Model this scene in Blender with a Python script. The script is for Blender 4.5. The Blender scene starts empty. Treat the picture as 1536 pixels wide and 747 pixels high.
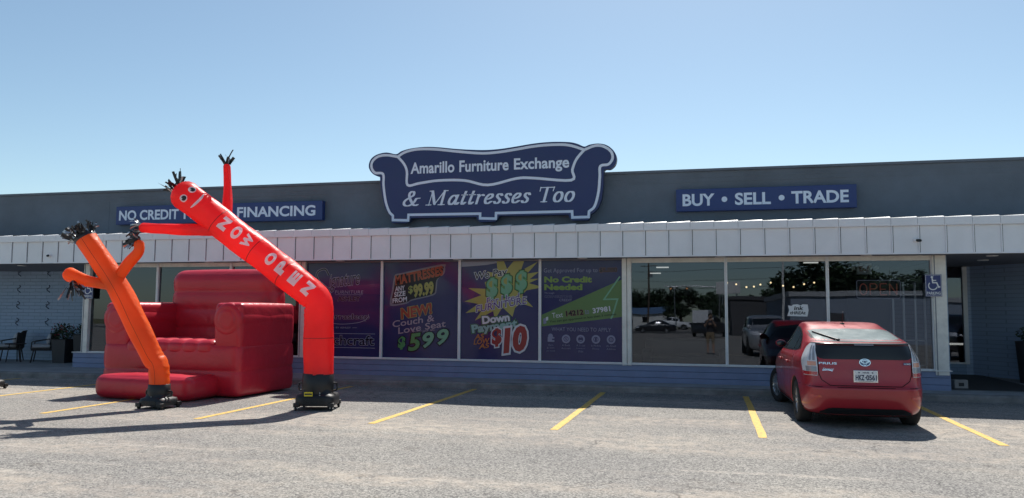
import bpy, bmesh, math, random
import numpy as np
from mathutils import Vector, Matrix
random.seed(7)
SC = bpy.context.scene
COL = SC.collection
PI = math.pi
R_ = math.radians

# ------------------------------------------------------------------ camera
cam_d = bpy.data.cameras.new('camera'); cam = bpy.data.objects.new('camera', cam_d); COL.objects.link(cam)
cam_d.sensor_width = 36.0; cam_d.sensor_fit = 'HORIZONTAL'; cam_d.lens = 27.84
cam_d.clip_start = 0.05; cam_d.clip_end = 3000
cam.matrix_world = Matrix(((0.970, 0.013, 0.241, 0), (0.242, -0.076, -0.967, 0), (0.006, 0.997, -0.077, 1.68), (0, 0, 0, 1)))
_q = cam.matrix_world.to_quaternion(); _q.normalize()
cam.matrix_world = Matrix.Translation((0, 0, 1.68)) @ _q.to_matrix().to_4x4()
SC.camera = cam

# ------------------------------------------------------------------ light
SUN_EL = 51.0
W = bpy.data.worlds.new('World'); SC.world = W; W.use_nodes = True
nt = W.node_tree; nt.nodes.clear()
sky = nt.nodes.new('ShaderNodeTexSky'); sky.sky_type = 'NISHITA'; sky.sun_disc = False
sky.sun_elevation = R_(SUN_EL); sky.sun_rotation = R_(0.0)
sky.altitude = 1100; sky.air_density = 1.0; sky.dust_density = 1.2; sky.ozone_density = 1.0
bg = nt.nodes.new('ShaderNodeBackground'); bg.inputs['Strength'].default_value = 0.075
wo = nt.nodes.new('ShaderNodeOutputWorld')
tint = nt.nodes.new('ShaderNodeMix'); tint.data_type = 'RGBA'; tint.blend_type = 'MULTIPLY'; tint.inputs[0].default_value = 1.0; tint.inputs[7].default_value = (.99, 1.05, .97, 1)
nt.links.new(sky.outputs[0], tint.inputs[6]); nt.links.new(tint.outputs[2], bg.inputs[0]); nt.links.new(bg.outputs[0], wo.inputs[0])
sd = bpy.data.lights.new('sun', 'SUN'); sd.energy = 4.2; sd.angle = R_(0.53); sd.color = (1.0, 0.95, 0.88)
sun = bpy.data.objects.new('sun', sd); COL.objects.link(sun); sun.location = (0, 40, 50)
sun.rotation_euler = (R_(-(90 - SUN_EL)), 0, 0)
SC.view_settings.view_transform = 'Standard'; SC.view_settings.look = 'None'
SC.view_settings.exposure = 0.75; SC.view_settings.gamma = 1.0; SC.view_settings.use_curve_mapping = False
SC.render.engine = 'CYCLES'
SC.cycles.max_bounces = 8; SC.cycles.transparent_max_bounces = 12

# ------------------------------------------------------------------ materials
def node_mat(name):
    m = bpy.data.materials.new(name); m.use_nodes = True
    t = m.node_tree; b = t.nodes['Principled BSDF']
    return m, t, b
def lin(c): return tuple(c) + (1.0,) if len(c) == 3 else tuple(c)
def M(name, col, rough=.5, metal=0, var=0.0, vscale=4.0, bump=0.0, bscale=60.0, spec=.5, coat=0.0, emit=None, estr=1.0, coatrough=.03):
    m, t, b = node_mat(name)
    b.inputs['Base Color'].default_value = lin(col); b.inputs['Roughness'].default_value = rough
    b.inputs['Metallic'].default_value = metal; b.inputs['Specular IOR Level'].default_value = spec
    b.inputs['Coat Weight'].default_value = coat; b.inputs['Coat Roughness'].default_value = coatrough
    L = t.links
    tc = t.nodes.new('ShaderNodeTexCoord')
    if var:
        n = t.nodes.new('ShaderNodeTexNoise'); n.inputs['Scale'].default_value = vscale; n.inputs['Detail'].default_value = 6; n.inputs['Roughness'].default_value = .65
        L.new(tc.outputs['Object'], n.inputs['Vector'])
        r = t.nodes.new('ShaderNodeMapRange'); r.inputs['From Min'].default_value = .3; r.inputs['From Max'].default_value = .7
        r.inputs['To Min'].default_value = 1 - var; r.inputs['To Max'].default_value = 1 + var
        L.new(n.outputs['Fac'], r.inputs['Value'])
        mx = t.nodes.new('ShaderNodeVectorMath'); mx.operation = 'SCALE'; mx.inputs[0].default_value = col[:3]
        L.new(r.outputs[0], mx.inputs['Scale']); L.new(mx.outputs[0], b.inputs['Base Color'])
        r2 = t.nodes.new('ShaderNodeMapRange'); r2.inputs['From Min'].default_value = .3; r2.inputs['From Max'].default_value = .7
        r2.inputs['To Min'].default_value = max(0, rough - .08); r2.inputs['To Max'].default_value = min(1, rough + .1)
        L.new(n.outputs['Fac'], r2.inputs['Value']); L.new(r2.outputs[0], b.inputs['Roughness'])
    if bump:
        n = t.nodes.new('ShaderNodeTexNoise'); n.inputs['Scale'].default_value = bscale; n.inputs['Detail'].default_value = 4
        L.new(tc.outputs['Object'], n.inputs['Vector'])
        bp = t.nodes.new('ShaderNodeBump'); bp.inputs['Strength'].default_value = bump; bp.inputs['Distance'].default_value = .02
        L.new(n.outputs['Fac'], bp.inputs['Height']); L.new(bp.outputs[0], b.inputs['Normal'])
    if emit:
        b.inputs['Emission Color'].default_value = lin(emit); b.inputs['Emission Strength'].default_value = estr
    return m

def asphalt_mat():
    m, t, b = node_mat('asphalt'); L = t.links; N = t.nodes.new
    tc = N('ShaderNodeTexCoord')
    def noise(scale, detail=4, rough=.6, vec=None):
        n = N('ShaderNodeTexNoise'); n.inputs['Scale'].default_value = scale; n.inputs['Detail'].default_value = detail; n.inputs['Roughness'].default_value = rough
        L.new(vec or tc.outputs['Object'], n.inputs['Vector']); return n.outputs['Fac']
    def ramp(f, a, bb, c0, c1):
        r = N('ShaderNodeValToRGB'); r.color_ramp.elements[0].position = a; r.color_ramp.elements[1].position = bb
        r.color_ramp.elements[0].color = lin(c0); r.color_ramp.elements[1].color = lin(c1); L.new(f, r.inputs[0]); return r.outputs[0]
    def mix(kind, f, a, bb):
        x = N('ShaderNodeMix'); x.data_type = 'RGBA'; x.blend_type = kind
        if isinstance(f, float): x.inputs[0].default_value = f
        else: L.new(f, x.inputs[0])
        L.new(a, x.inputs[6]); L.new(bb, x.inputs[7]); return x.outputs[2]
    # exposed aggregate: stones of differing tone
    v = N('ShaderNodeTexVoronoi'); v.inputs['Scale'].default_value = 62; v.inputs['Randomness'].default_value = 1; L.new(tc.outputs['Object'], v.inputs['Vector'])
    sep = N('ShaderNodeSeparateColor'); L.new(v.outputs['Color'], sep.inputs[0])
    stones = ramp(sep.outputs[0], .1, .95, (.045, .045, .047), (.48, .46, .42))
    v2 = N('ShaderNodeTexVoronoi'); v2.inputs['Scale'].default_value = 135; L.new(tc.outputs['Object'], v2.inputs['Vector'])
    sep2 = N('ShaderNodeSeparateColor'); L.new(v2.outputs['Color'], sep2.inputs[0])
    fine = ramp(sep2.outputs[1], .1, .95, (.085, .085, .085), (.36, .35, .33))
    base = mix('MIX', .45, stones, fine)
    # dusty worn bands running along the lot (drive lanes)
    mp = N('ShaderNodeMapping'); mp.inputs['Scale'].default_value = (.10, .62, 1); L.new(tc.outputs['Object'], mp.inputs['Vector'])
    bands = noise(1.0, 6, .62, mp.outputs[0])
    dustf = ramp(bands, .46, .60, (0, 0, 0), (1, 1, 1))
    brk = ramp(noise(5, 6, .7), .38, .62, (0, 0, 0), (1, 1, 1))
    dm = mix('MULTIPLY', 1.0, dustf, brk)
    dmf = N('ShaderNodeMath'); dmf.operation = 'MULTIPLY'; dmf.inputs[1].default_value = .72; L.new(dm, dmf.inputs[0])
    dust = N('ShaderNodeRGB'); dust.outputs[0].default_value = (.44, .385, .325, 1)
    base = mix('MIX', dmf.outputs[0], base, dust.outputs[0])
    # thin pale scrape lines and grit trails
    mp2 = N('ShaderNodeMapping'); mp2.inputs['Scale'].default_value = (.22, 3.6, 1); mp2.inputs['Rotation'].default_value = (0, 0, R_(1.5)); L.new(tc.outputs['Object'], mp2.inputs['Vector'])
    sf = ramp(noise(1.0, 5, .6, mp2.outputs[0]), .615, .66, (0, 0, 0), (1, 1, 1))
    sm_ = mix('MULTIPLY', 1.0, sf, ramp(noise(9, 5, .75), .40, .62, (0, 0, 0), (1, 1, 1)))
    smf = N('ShaderNodeMath'); smf.operation = 'MULTIPLY'; smf.inputs[1].default_value = .6; L.new(sm_, smf.inputs[0])
    grit = N('ShaderNodeRGB'); grit.outputs[0].default_value = (.50, .455, .40, 1)
    base = mix('MIX', smf.outputs[0], base, grit.outputs[0])
    # broad tone drift and dark spots
    drift = ramp(noise(.35, 5, .6), .3, .7, (.80, .80, .82), (1.12, 1.1, 1.06))
    base = mix('MULTIPLY', 1.0, base, drift)
    spots = ramp(noise(1.9, 4, .55), .64, .72, (1, 1, 1), (.66, .64, .63))
    base = mix('MULTIPLY', .8, base, spots)
    # cracks
    wv = N('ShaderNodeTexNoise'); wv.inputs['Scale'].default_value = 1.7; wv.inputs['Detail'].default_value = 5; L.new(tc.outputs['Object'], wv.inputs['Vector'])
    add = N('ShaderNodeVectorMath'); add.operation = 'MULTIPLY_ADD'; add.inputs[1].default_value = (.9, .9, .9)
    L.new(wv.outputs['Color'], add.inputs[0]); L.new(tc.outputs['Object'], add.inputs[2])
    vc = N('ShaderNodeTexVoronoi'); vc.feature = 'DISTANCE_TO_EDGE'; vc.inputs['Scale'].default_value = .36; L.new(add.outputs[0], vc.inputs['Vector'])
    crack = ramp(vc.outputs['Distance'], .002, .008, (1, 1, 1), (0, 0, 0))
    cm = ramp(noise(.5, 3, .5), .48, .60, (0, 0, 0), (1, 1, 1))
    cf = mix('MULTIPLY', 1.0, crack, cm)
    cf2 = N('ShaderNodeMath'); cf2.operation = 'MULTIPLY'; cf2.inputs[1].default_value = .7; L.new(cf, cf2.inputs[0])
    dk = N('ShaderNodeRGB'); dk.outputs[0].default_value = (.05, .047, .045, 1)
    base = mix('MIX', cf2.outputs[0], base, dk.outputs[0])
    L.new(base, b.inputs['Base Color'])
    b.inputs['Roughness'].default_value = .92; b.inputs['Specular IOR Level'].default_value = .25
    bp = N('ShaderNodeBump'); bp.inputs['Strength'].default_value = .55; bp.inputs['Distance'].default_value = .012
    L.new(sep.outputs[0], bp.inputs['Height']); L.new(bp.outputs[0], b.inputs['Normal'])
    return m

def line_mat():
    m, t, b = node_mat('yellow_paint'); L = t.links; N = t.nodes.new
    tc = N('ShaderNodeTexCoord'); n = N('ShaderNodeTexNoise'); n.inputs['Scale'].default_value = 16; n.inputs['Detail'].default_value = 8; n.inputs['Roughness'].default_value = .72
    L.new(tc.outputs['Object'], n.inputs['Vector'])
    r = N('ShaderNodeValToRGB'); e = r.color_ramp.elements
    e[0].position = .36; e[0].color = (.18, .16, .12, 1); e[1].position = .47; e[1].color = (.62, .40, .085, 1)
    x = e.new(.70); x.color = (.72, .48, .12, 1)
    L.new(n.outputs['Fac'], r.inputs[0]); L.new(r.outputs[0], b.inputs['Base Color']); b.inputs['Roughness'].default_value = .8
    return m

def brick_mat(name, c1, c2, mortar):
    m, t, b = node_mat(name); L = t.links; N = t.nodes.new
    tc = N('ShaderNodeTexCoord'); s = N('ShaderNodeSeparateXYZ'); L.new(tc.outputs['Object'], s.inputs[0])
    a = N('ShaderNodeMath'); a.operation = 'ADD'; L.new(s.outputs[0], a.inputs[0]); L.new(s.outputs[1], a.inputs[1])
    c = N('ShaderNodeCombineXYZ'); L.new(a.outputs[0], c.inputs[0]); L.new(s.outputs[2], c.inputs[1])
    br = N('ShaderNodeTexBrick'); br.inputs['Scale'].default_value = 1.0
    br.inputs['Brick Width'].default_value = .41; br.inputs['Row Height'].default_value = .102; br.inputs['Mortar Size'].default_value = .007
    br.inputs['Color1'].default_value = lin(c1); br.inputs['Color2'].default_value = lin(c2); br.inputs['Mortar'].default_value = lin(mortar)
    L.new(c.outputs[0], br.inputs['Vector']); L.new(br.outputs['Color'], b.inputs['Base Color']); b.inputs['Roughness'].default_value = .6
    bp = N('ShaderNodeBump'); bp.inputs['Strength'].default_value = .6; bp.inputs['Distance'].default_value = .01; bp.invert = True
    L.new(br.outputs['Fac'], bp.inputs['Height']); L.new(bp.outputs[0], b.inputs['Normal'])
    return m

def glass_mat(name, tint, base=.05, gain=1.5):
    m = bpy.data.materials.new(name); m.use_nodes = True; t = m.node_tree; t.nodes.clear(); N = t.nodes.new; L = t.links
    tr = N('ShaderNodeBsdfTransparent'); tr.inputs[0].default_value = lin(tint)
    gl = N('ShaderNodeBsdfGlossy'); gl.inputs['Roughness'].default_value = 0.0; gl.inputs['Color'].default_value = (.74, .83, 1, 1)
    tc = N('ShaderNodeTexCoord'); nz = N('ShaderNodeTexNoise'); nz.inputs['Scale'].default_value = .8; nz.inputs['Detail'].default_value = 1
    bp = N('ShaderNodeBump'); bp.inputs['Strength'].default_value = .035; bp.inputs['Distance'].default_value = .05
    L.new(tc.outputs['Object'], nz.inputs['Vector']); L.new(nz.outputs['Fac'], bp.inputs['Height']); L.new(bp.outputs[0], gl.inputs['Normal'])
    fr = N('ShaderNodeFresnel'); fr.inputs[0].default_value = 1.5
    ma = N('ShaderNodeMath'); ma.operation = 'MULTIPLY_ADD'; ma.inputs[1].default_value = gain; ma.inputs[2].default_value = base; ma.use_clamp = True
    L.new(fr.outputs[0], ma.inputs[0])
    mx = N('ShaderNodeMixShader'); L.new(ma.outputs[0], mx.inputs[0]); L.new(tr.outputs[0], mx.inputs[1]); L.new(gl.outputs[0], mx.inputs[2])
    o = N('ShaderNodeOutputMaterial'); L.new(mx.outputs[0], o.inputs[0])
    return m

def inflat_mat(name, col, rough=.45, wr=.25, wscale=6.0, trans=0.0):
    """coated nylon: soft creases from stretched noise"""
    m, t, b = node_mat(name); L = t.links; N = t.nodes.new
    b.inputs['Base Color'].default_value = lin(col); b.inputs['Roughness'].default_value = rough
    tc = N('ShaderNodeTexCoord'); n = N('ShaderNodeTexNoise'); n.inputs['Scale'].default_value = wscale; n.inputs['Detail'].default_value = 3; n.inputs['Distortion'].default_value = .6
    L.new(tc.outputs['Object'], n.inputs['Vector'])
    n2 = N('ShaderNodeTexNoise'); n2.inputs['Scale'].default_value = 1.1; n2.inputs['Detail'].default_value = 5; L.new(tc.outputs['Object'], n2.inputs['Vector'])
    r = N('ShaderNodeMapRange'); r.inputs['From Min'].default_value = .3; r.inputs['From Max'].default_value = .7; r.inputs['To Min'].default_value = .86; r.inputs['To Max'].default_value = 1.12
    L.new(n2.outputs['Fac'], r.inputs['Value'])
    mx = N('ShaderNodeVectorMath'); mx.operation = 'SCALE'; mx.inputs[0].default_value = col[:3]; L.new(r.outputs[0], mx.inputs['Scale']); L.new(mx.outputs[0], b.inputs['Base Color'])
    bp = N('ShaderNodeBump'); bp.inputs['Strength'].default_value = wr; bp.inputs['Distance'].default_value = .06
    L.new(n.outputs['Fac'], bp.inputs['Height']); L.new(bp.outputs[0], b.inputs['Normal'])
    if trans:
        tl = N('ShaderNodeBsdfTranslucent'); L.new(mx.outputs[0], tl.inputs[0])
        ms = N('ShaderNodeMixShader'); ms.inputs[0].default_value = trans
        o = t.nodes['Material Output']; L.new(b.outputs[0], ms.inputs[1]); L.new(tl.outputs[0], ms.inputs[2]); L.new(ms.outputs[0], o.inputs[0])
    return m

MT = {}
MT['asphalt'] = asphalt_mat()
MT['line'] = line_mat()
MT['concrete'] = M('concrete', (.30, .30, .30), .9, var=.22, vscale=2.2, bump=.3, bscale=40)
MT['kerb'] = M('kerb_concrete', (.22, .21, .20), .9, var=.35, vscale=3, bump=.4, bscale=30)
MT['parapet'] = M('charcoal_stucco', (.130, .155, .185), .8, var=.2, vscale=.8, bump=.25, bscale=45)
MT['fascia'] = M('pale_metal', (.80, .81, .84), .42, var=.07, vscale=1.1)
MT['cap'] = M('white_metal', (.80, .80, .80), .4, var=.06, vscale=2)
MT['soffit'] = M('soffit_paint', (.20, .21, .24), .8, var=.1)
MT['siding'] = M('blue_siding', (.195, .245, .385), .55, var=.12, vscale=2.5)
MT['brick_lit'] = brick_mat('painted_brick_lit', (.40, .50, .66), (.37, .47, .62), (.27, .35, .47))  # same brick, lightened: light reaching the right recess is put into the colour
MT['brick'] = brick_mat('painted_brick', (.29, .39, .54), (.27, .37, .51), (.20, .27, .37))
MT['frame'] = M('white_frame', (.80, .80, .79), .45, var=.08, vscale=3)
MT['post'] = M('cream_post', (.78, .75, .68), .6, var=.15, vscale=4)
MT['dark'] = M('dark_plain', (.02, .021, .024), .6)
MT['anchor'] = M('dark_iron', (.085, .115, .17), .6)
MT['glass'] = glass_mat('window_glass', (.52, .56, .58), .03, 1.3)
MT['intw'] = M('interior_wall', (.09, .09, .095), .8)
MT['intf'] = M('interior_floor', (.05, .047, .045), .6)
MT['lamp'] = M('lamp_panel', (.8, .8, .8), .5, emit=(1, .97, .9), estr=.45)
MT['bulb'] = M('bulb', (.9, .8, .6), .3, emit=(1, .72, .38), estr=1.3)
MT['signblue'] = M('sign_blue', (.024, .040, .135), .45, var=.06, vscale=2)
MT['signblue2'] = M('sign_blue_panel', (.020, .045, .17), .4, var=.06, vscale=2)
MT['signsilver'] = M('sign_silver', (.74, .81, .92), .45)
MT['signedge'] = M('sign_edge', (.03, .04, .08), .5)
MT['white'] = M('white_paint', (.78, .78, .78), .5)
MT['handi'] = M('parking_blue', (.02, .035, .16), .35)
MT['black'] = M('black_plastic', (.012, .012, .014), .45, var=.3, vscale=6)
MT['rubber'] = M('rubber', (.018, .018, .019), .8, bump=.2, bscale=80)
MT['tassel'] = M('black_nylon', (.022, .022, .026), .35)
MT['tassel_glint'] = M('nylon_highlight', (.45, .45, .47), .25, metal=.6)  # whitish highlights on the glossy black strips, painted as a strip colour
MT['redtube'] = inflat_mat('red_nylon', (.95, .066, .066), .38, .20, 7, .60)
MT['ortube'] = inflat_mat('orange_nylon', (.93, .17, .022), .40, .20, 8, .46)
MT['sofa'] = inflat_mat('red_vinyl', (.48, .018, .037), .36, .26, 3.2)
MT['letter'] = inflat_mat('letter_white', (.90, .90, .92), .5, .1, 7, .30)
MT['yellowlab'] = M('yellow_label', (.75, .58, .03), .5)
MT['chrome'] = M('chrome', (.75, .76, .78), .15, metal=1)
MT['steel'] = M('steel', (.5, .5, .52), .35, metal=1)

# ------------------------------------------------------------------ mesh builder
class MB:
    def __init__(s): s.v = []; s.f = []; s.m = []; s.sm = []; s.mats = []
    def mi(s, mat):
        if mat not in s.mats: s.mats.append(mat)
        return s.mats.index(mat)
    def add(s, vs, fs, mat, smooth=False):
        o = len(s.v); s.v += [tuple(map(float, v)) for v in vs]; i = s.mi(mat)
        for f in fs: s.f.append(tuple(o + k for k in f)); s.m.append(i); s.sm.append(smooth)
    def box(s, x0, x1, y0, y1, z0, z1, mat, bev=0.0):
        if bev > 0:
            b = min(bev, .49 * min(x1 - x0, y1 - y0, z1 - z0))
            bm = bmesh.new(); bmesh.ops.create_cube(bm, size=1)
            for v in bm.verts: v.co = Vector((x0 + (v.co.x + .5) * (x1 - x0), y0 + (v.co.y + .5) * (y1 - y0), z0 + (v.co.z + .5) * (z1 - z0)))
            bmesh.ops.bevel(bm, geom=bm.edges[:], offset=b, segments=2, affect='EDGES', profile=.6)
            bm.verts.index_update(); s.add([v.co[:] for v in bm.verts], [[v.index for v in f.verts] for f in bm.faces], mat, False); bm.free(); return
        vs = [(x, y, z) for z in (z0, z1) for y in (y0, y1) for x in (x0, x1)]
        s.add(vs, [(0, 2, 3, 1), (4, 5, 7, 6), (0, 1, 5, 4), (2, 6, 7, 3), (0, 4, 6, 2), (1, 3, 7, 5)], mat)
    def obox(s, c, ax, ay, az, hx, hy, hz, mat):
        c = Vector(c); ax = Vector(ax).normalized(); ay = Vector(ay).normalized(); az = Vector(az).normalized()
        vs = [c + ax * (i * hx) + ay * (j * hy) + az * (k * hz) for k in (-1, 1) for j in (-1, 1) for i in (-1, 1)]
        s.add(vs, [(0, 2, 3, 1), (4, 5, 7, 6), (0, 1, 5, 4), (2, 6, 7, 3), (0, 4, 6, 2), (1, 3, 7, 5)], mat)
    def bar(s, p, q, r, mat, n=10, r2=None, cap=True):
        p = Vector(p); q = Vector(q); d = (q - p)
        if d.length < 1e-6: return
        d.normalize(); a = d.orthogonal().normalized(); b = d.cross(a); r2 = r if r2 is None else r2
        vs = []
        for c, rr in ((p, r), (q, r2)):
            for k in range(n):
                t = 2 * PI * k / n; vs.append(c + a * (rr * math.cos(t)) + b * (rr * math.sin(t)))
        fs = [(k, (k + 1) % n, n + (k + 1) % n, n + k) for k in range(n)]
        s.add(vs, fs, mat, True)
        if cap: s.add(vs[:n], [tuple(range(n))[::-1]], mat); s.add(vs[n:], [tuple(range(n))], mat)
    def pipe(s, pts, r, mat, n=8):
        for a, b in zip(pts[:-1], pts[1:]): s.bar(a, b, r, mat, n)
    def grid(s, P, mat, smooth=True, closeu=False, flip=False):
        """P: rows of points"""
        nr = len(P); nc = len(P[0]); vs = [p for row in P for p in row]; fs = []
        for i in range(nr - 1):
            for j in range(nc if closeu else nc - 1):
                a = i * nc + j; b = i * nc + (j + 1) % nc; c = (i + 1) * nc + (j + 1) % nc; d = (i + 1) * nc + j
                fs.append((a, d, c, b) if flip else (a, b, c, d))
        s.add(vs, fs, mat, smooth)
    def lathe(s, prof, c, axis, mat, n=24, smooth=True):
        c = Vector(c); d = Vector(axis).normalized(); a = d.orthogonal().normalized(); b = d.cross(a)
        P = [[c + d * h + a * (r * math.cos(2 * PI * k / n)) + b * (r * math.sin(2 * PI * k / n)) for k in range(n)] for h, r in prof]
        s.grid(P, mat, smooth, True)
    def ball(s, c, r, mat, n=10, sc=(1, 1, 1)):
        P = []
        for i in range(n // 2 + 1):
            t = PI * i / (n // 2)
            P.append([(c[0] + sc[0] * r * math.sin(t) * math.cos(2 * PI * k / n), c[1] + sc[1] * r * math.sin(t) * math.sin(2 * PI * k / n), c[2] + sc[2] * r * math.cos(t)) for k in range(n)])
        s.grid(P, mat, True, True, True)
    def prism(s, pts, y0, y1, mat, side=None):
        """outline in XZ extruded along Y (y0 front)"""
        n = len(pts); side = side or mat
        area = sum(pts[i][0] * pts[(i + 1) % n][1] - pts[(i + 1) % n][0] * pts[i][1] for i in range(n))
        if area < 0: pts = pts[::-1]
        f = [(x, y0, z) for x, z in pts]; b = [(x, y1, z) for x, z in pts]
        s.add(f, [tuple(range(n))], mat); s.add(b, [tuple(range(n))[::-1]], side)
        s.add(f + b, [(k, n + k, n + (k + 1) % n, (k + 1) % n) for k in range(n)], side)
    def build(s, name, parent=None, loc=None):
        me = bpy.data.meshes.new(name); me.from_pydata(s.v, [], s.f)
        for m in s.mats: me.materials.append(m)
        me.polygons.foreach_set('material_index', s.m); me.polygons.foreach_set('use_smooth', s.sm)
        me.update(); o = bpy.data.objects.new(name, me); COL.objects.link(o)
        if parent: o.parent = parent
        if loc: o.location = loc
        return o

def thing(name, label, cat, loc=(0, 0, 0), rz=0.0, group=None, kind=None):
    o = bpy.data.objects.new(name, None); COL.objects.link(o); o.empty_display_size = .1
    o.location = loc; o.rotation_euler = (0, 0, rz); return tag(o, label, cat, group, kind)
def tag(o, label, cat, group=None, kind=None):
    if label: o['label'] = label
    if cat: o['category'] = cat
    if group: o['group'] = group
    if kind: o['kind'] = kind
    return o
def copy_tree(o, parent=None):
    c = o.copy(); COL.objects.link(c)
    if parent: c.parent = parent
    for ch in list(o.children): copy_tree(ch, c)
    return c

# ------------------------------------------------------------------ text
_tc = {}
def text_geom(txt, offset=0.0, shear=0.0, spacing=1.0, res=3):
    """flat filled glyph mesh, unit size: (verts2d, polys)"""
    key = (txt, offset, shear, spacing, res)
    if key in _tc: return _tc[key]
    cu = bpy.data.curves.new('t', 'FONT'); cu.body = txt; cu.size = 1; cu.offset = offset; cu.shear = shear
    cu.space_character = spacing; cu.resolution_u = res; cu.fill_mode = 'FRONT'; cu.extrude = 0
    ob = bpy.data.objects.new('t', cu); COL.objects.link(ob)
    dg = bpy.context.evaluated_depsgraph_get(); me = bpy.data.meshes.new_from_object(ob.evaluated_get(dg))
    v = np.array([(p.co.x, p.co.y) for p in me.vertices]); f = [tuple(p.vertices) for p in me.polygons]
    bpy.data.objects.remove(ob); bpy.data.curves.remove(cu); bpy.data.meshes.remove(me)
    _tc[key] = (v, f); return _tc[key]

class Graphic(MB):
    """flat artwork in the XZ plane facing -Y, layers stacked a fraction of a millimetre apart"""
    def __init__(s, step=.0007): super().__init__(); s.l = 0; s.step = step; s.y0 = 0.0
    def Y(s): s.l += 1; return s.y0 - s.l * s.step
    def poly(s, pts, mat):
        y = s.Y(); n = len(pts)
        if sum(pts[i][0] * pts[(i + 1) % n][1] - pts[(i + 1) % n][0] * pts[i][1] for i in range(n)) < 0: pts = pts[::-1]
        s.add([(x, y, z) for x, z in pts], [tuple(range(n))], mat)
    def disc(s, cx, cz, r, mat, n=20): s.poly([(cx + r * math.cos(2 * PI * k / n), cz + r * math.sin(2 * PI * k / n)) for k in range(n)], mat)
    def ring(s, cx, cz, r, w, mat, a0=0, a1=2 * PI, n=28, sx=1.0):
        y = s.Y(); P = []
        for k in range(n + 1):
            t = a0 + (a1 - a0) * k / n
            P.append([(cx + sx * (r - w / 2) * math.cos(t), y, cz + (r - w / 2) * math.sin(t)), (cx + sx * (r + w / 2) * math.cos(t), y, cz + (r + w / 2) * math.sin(t))])
        s.grid(P, mat, False, False, True)
    def ribbon(s, pts, w, mat, closed=False):
        y = s.Y(); n = len(pts); P = []
        pv = [Vector((a, b)) for a, b in pts]
        for i in range(n):
            if closed: a, b = pv[i - 1], pv[(i + 1) % n]
            else: a, b = pv[max(0, i - 1)], pv[min(n - 1, i + 1)]
            d1 = (pv[i] - a); d2 = (b - pv[i])
            d1 = d1.normalized() if d1.length > 1e-9 else d2.normalized(); d2 = d2.normalized() if d2.length > 1e-9 else d1
            t = (d1 + d2); t = t.normalized() if t.length > 1e-6 else d1
            nn = Vector((-t.y, t.x)); k = 1 / max(.5, nn.dot(Vector((-d1.y, d1.x))))
            P.append([(pv[i].x + nn.x * w / 2 * k, y, pv[i].y + nn.y * w / 2 * k), (pv[i].x - nn.x * w / 2 * k, y, pv[i].y - nn.y * w / 2 * k)])
        if closed: P.append(P[0])
        s.grid(P, mat, False, False, True)
    def text(s, txt, cx, cz, mat, w=None, h=None, rot=0.0, shear=0.0, bold=0.0, outline=None, spacing=1.0, arc=0.0, res=3, dx=0, dz=0):
        """fit the words in a box w wide and h tall centred at cx, cz; outline = [(extra, material), ...] widest first"""
        v0, _ = text_geom(txt, bold, shear, spacing, res)
        mn = v0.min(0); mxx = v0.max(0); sz = mxx - mn; c = (mn + mxx) / 2
        kx = (w / sz[0]) if w else None; ky = (h / sz[1]) if h else None
        kx = kx or ky; ky = ky or kx
        ca, sa = math.cos(R_(rot)), math.sin(R_(rot))
        for ex, mm in list(outline or []) + [(0, mat)]:
            v, f = text_geom(txt, bold + ex, shear, spacing, res)
            y = s.Y(); q = (v - c) * np.array([kx, ky])
            s.add([(cx + ca * a - sa * b, y, cz + sa * a + ca * b) for a, b in q], f, mm)
    def pen(s, strokes, ox, oz, k, mat, shear=0.0, thick=.1, thin=.028):
        """broad-nib lettering: strokes = [(weight, [points])], weight 'k' full nib or 'n' hairline"""
        for wt, pts in strokes:
            w = thick if wt == 'k' else thin
            for p, q in zip(pts[:-1], pts[1:]):
                y = s.y0 - .002 - (s.l % 14) * .0005; s.l += 1
                hx, hz = w / 2, thin / 2
                c = [(a + i * hx, b + j * hz) for a, b in (p, q) for i in (-1, 1) for j in (-1, 1)]
                hull = convex(c)
                s.add([(ox + k * (a + shear * b), y, oz + k * b) for a, b in hull], [tuple(range(len(hull)))], mat)
def convex(p):
    p = sorted(set((round(a, 6), round(b, 6)) for a, b in p))
    def half(p):
        h = []
        for q in p:
            while len(h) >= 2 and (h[-1][0] - h[-2][0]) * (q[1] - h[-2][1]) - (h[-1][1] - h[-2][1]) * (q[0] - h[-2][0]) <= 0: h.pop()
            h.append(q)
        return h
    a = half(p); b = half(p[::-1]); return a[:-1] + b[:-1]
def smooth_path(pts, n=6, closed=False):
    """Catmull-Rom through points of any dimension"""
    P = [np.array(p, float) for p in pts]; out = []; N = len(P)
    rng = range(N if closed else N - 1)
    for i in rng:
        p0 = P[(i - 1) % N] if closed or i > 0 else 2 * P[0] - P[1]
        p1 = P[i]; p2 = P[(i + 1) % N]
        p3 = P[(i + 2) % N] if closed or i < N - 2 else 2 * P[-1] - P[-2]
        for k in range(n):
            t = k / n
            out.append(.5 * ((2 * p1) + (-p0 + p2) * t + (2 * p0 - 5 * p1 + 4 * p2 - p3) * t * t + (-p0 + 3 * p1 - 3 * p2 + p3) * t ** 3))
    if not closed: out.append(P[-1])
    return out
# ================================================================== SETTING
def sheet(name, pts, mat, z=0.0, kind='structure'):
    b = MB(); b.add([(x, y, z) for x, y in pts], [tuple(range(len(pts)))], mat); o = b.build(name); o['kind'] = kind; return o
sheet('parking_lot', [(-500, -500), (500, -500), (500, 500), (-500, 500)], MT['asphalt'])

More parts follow.
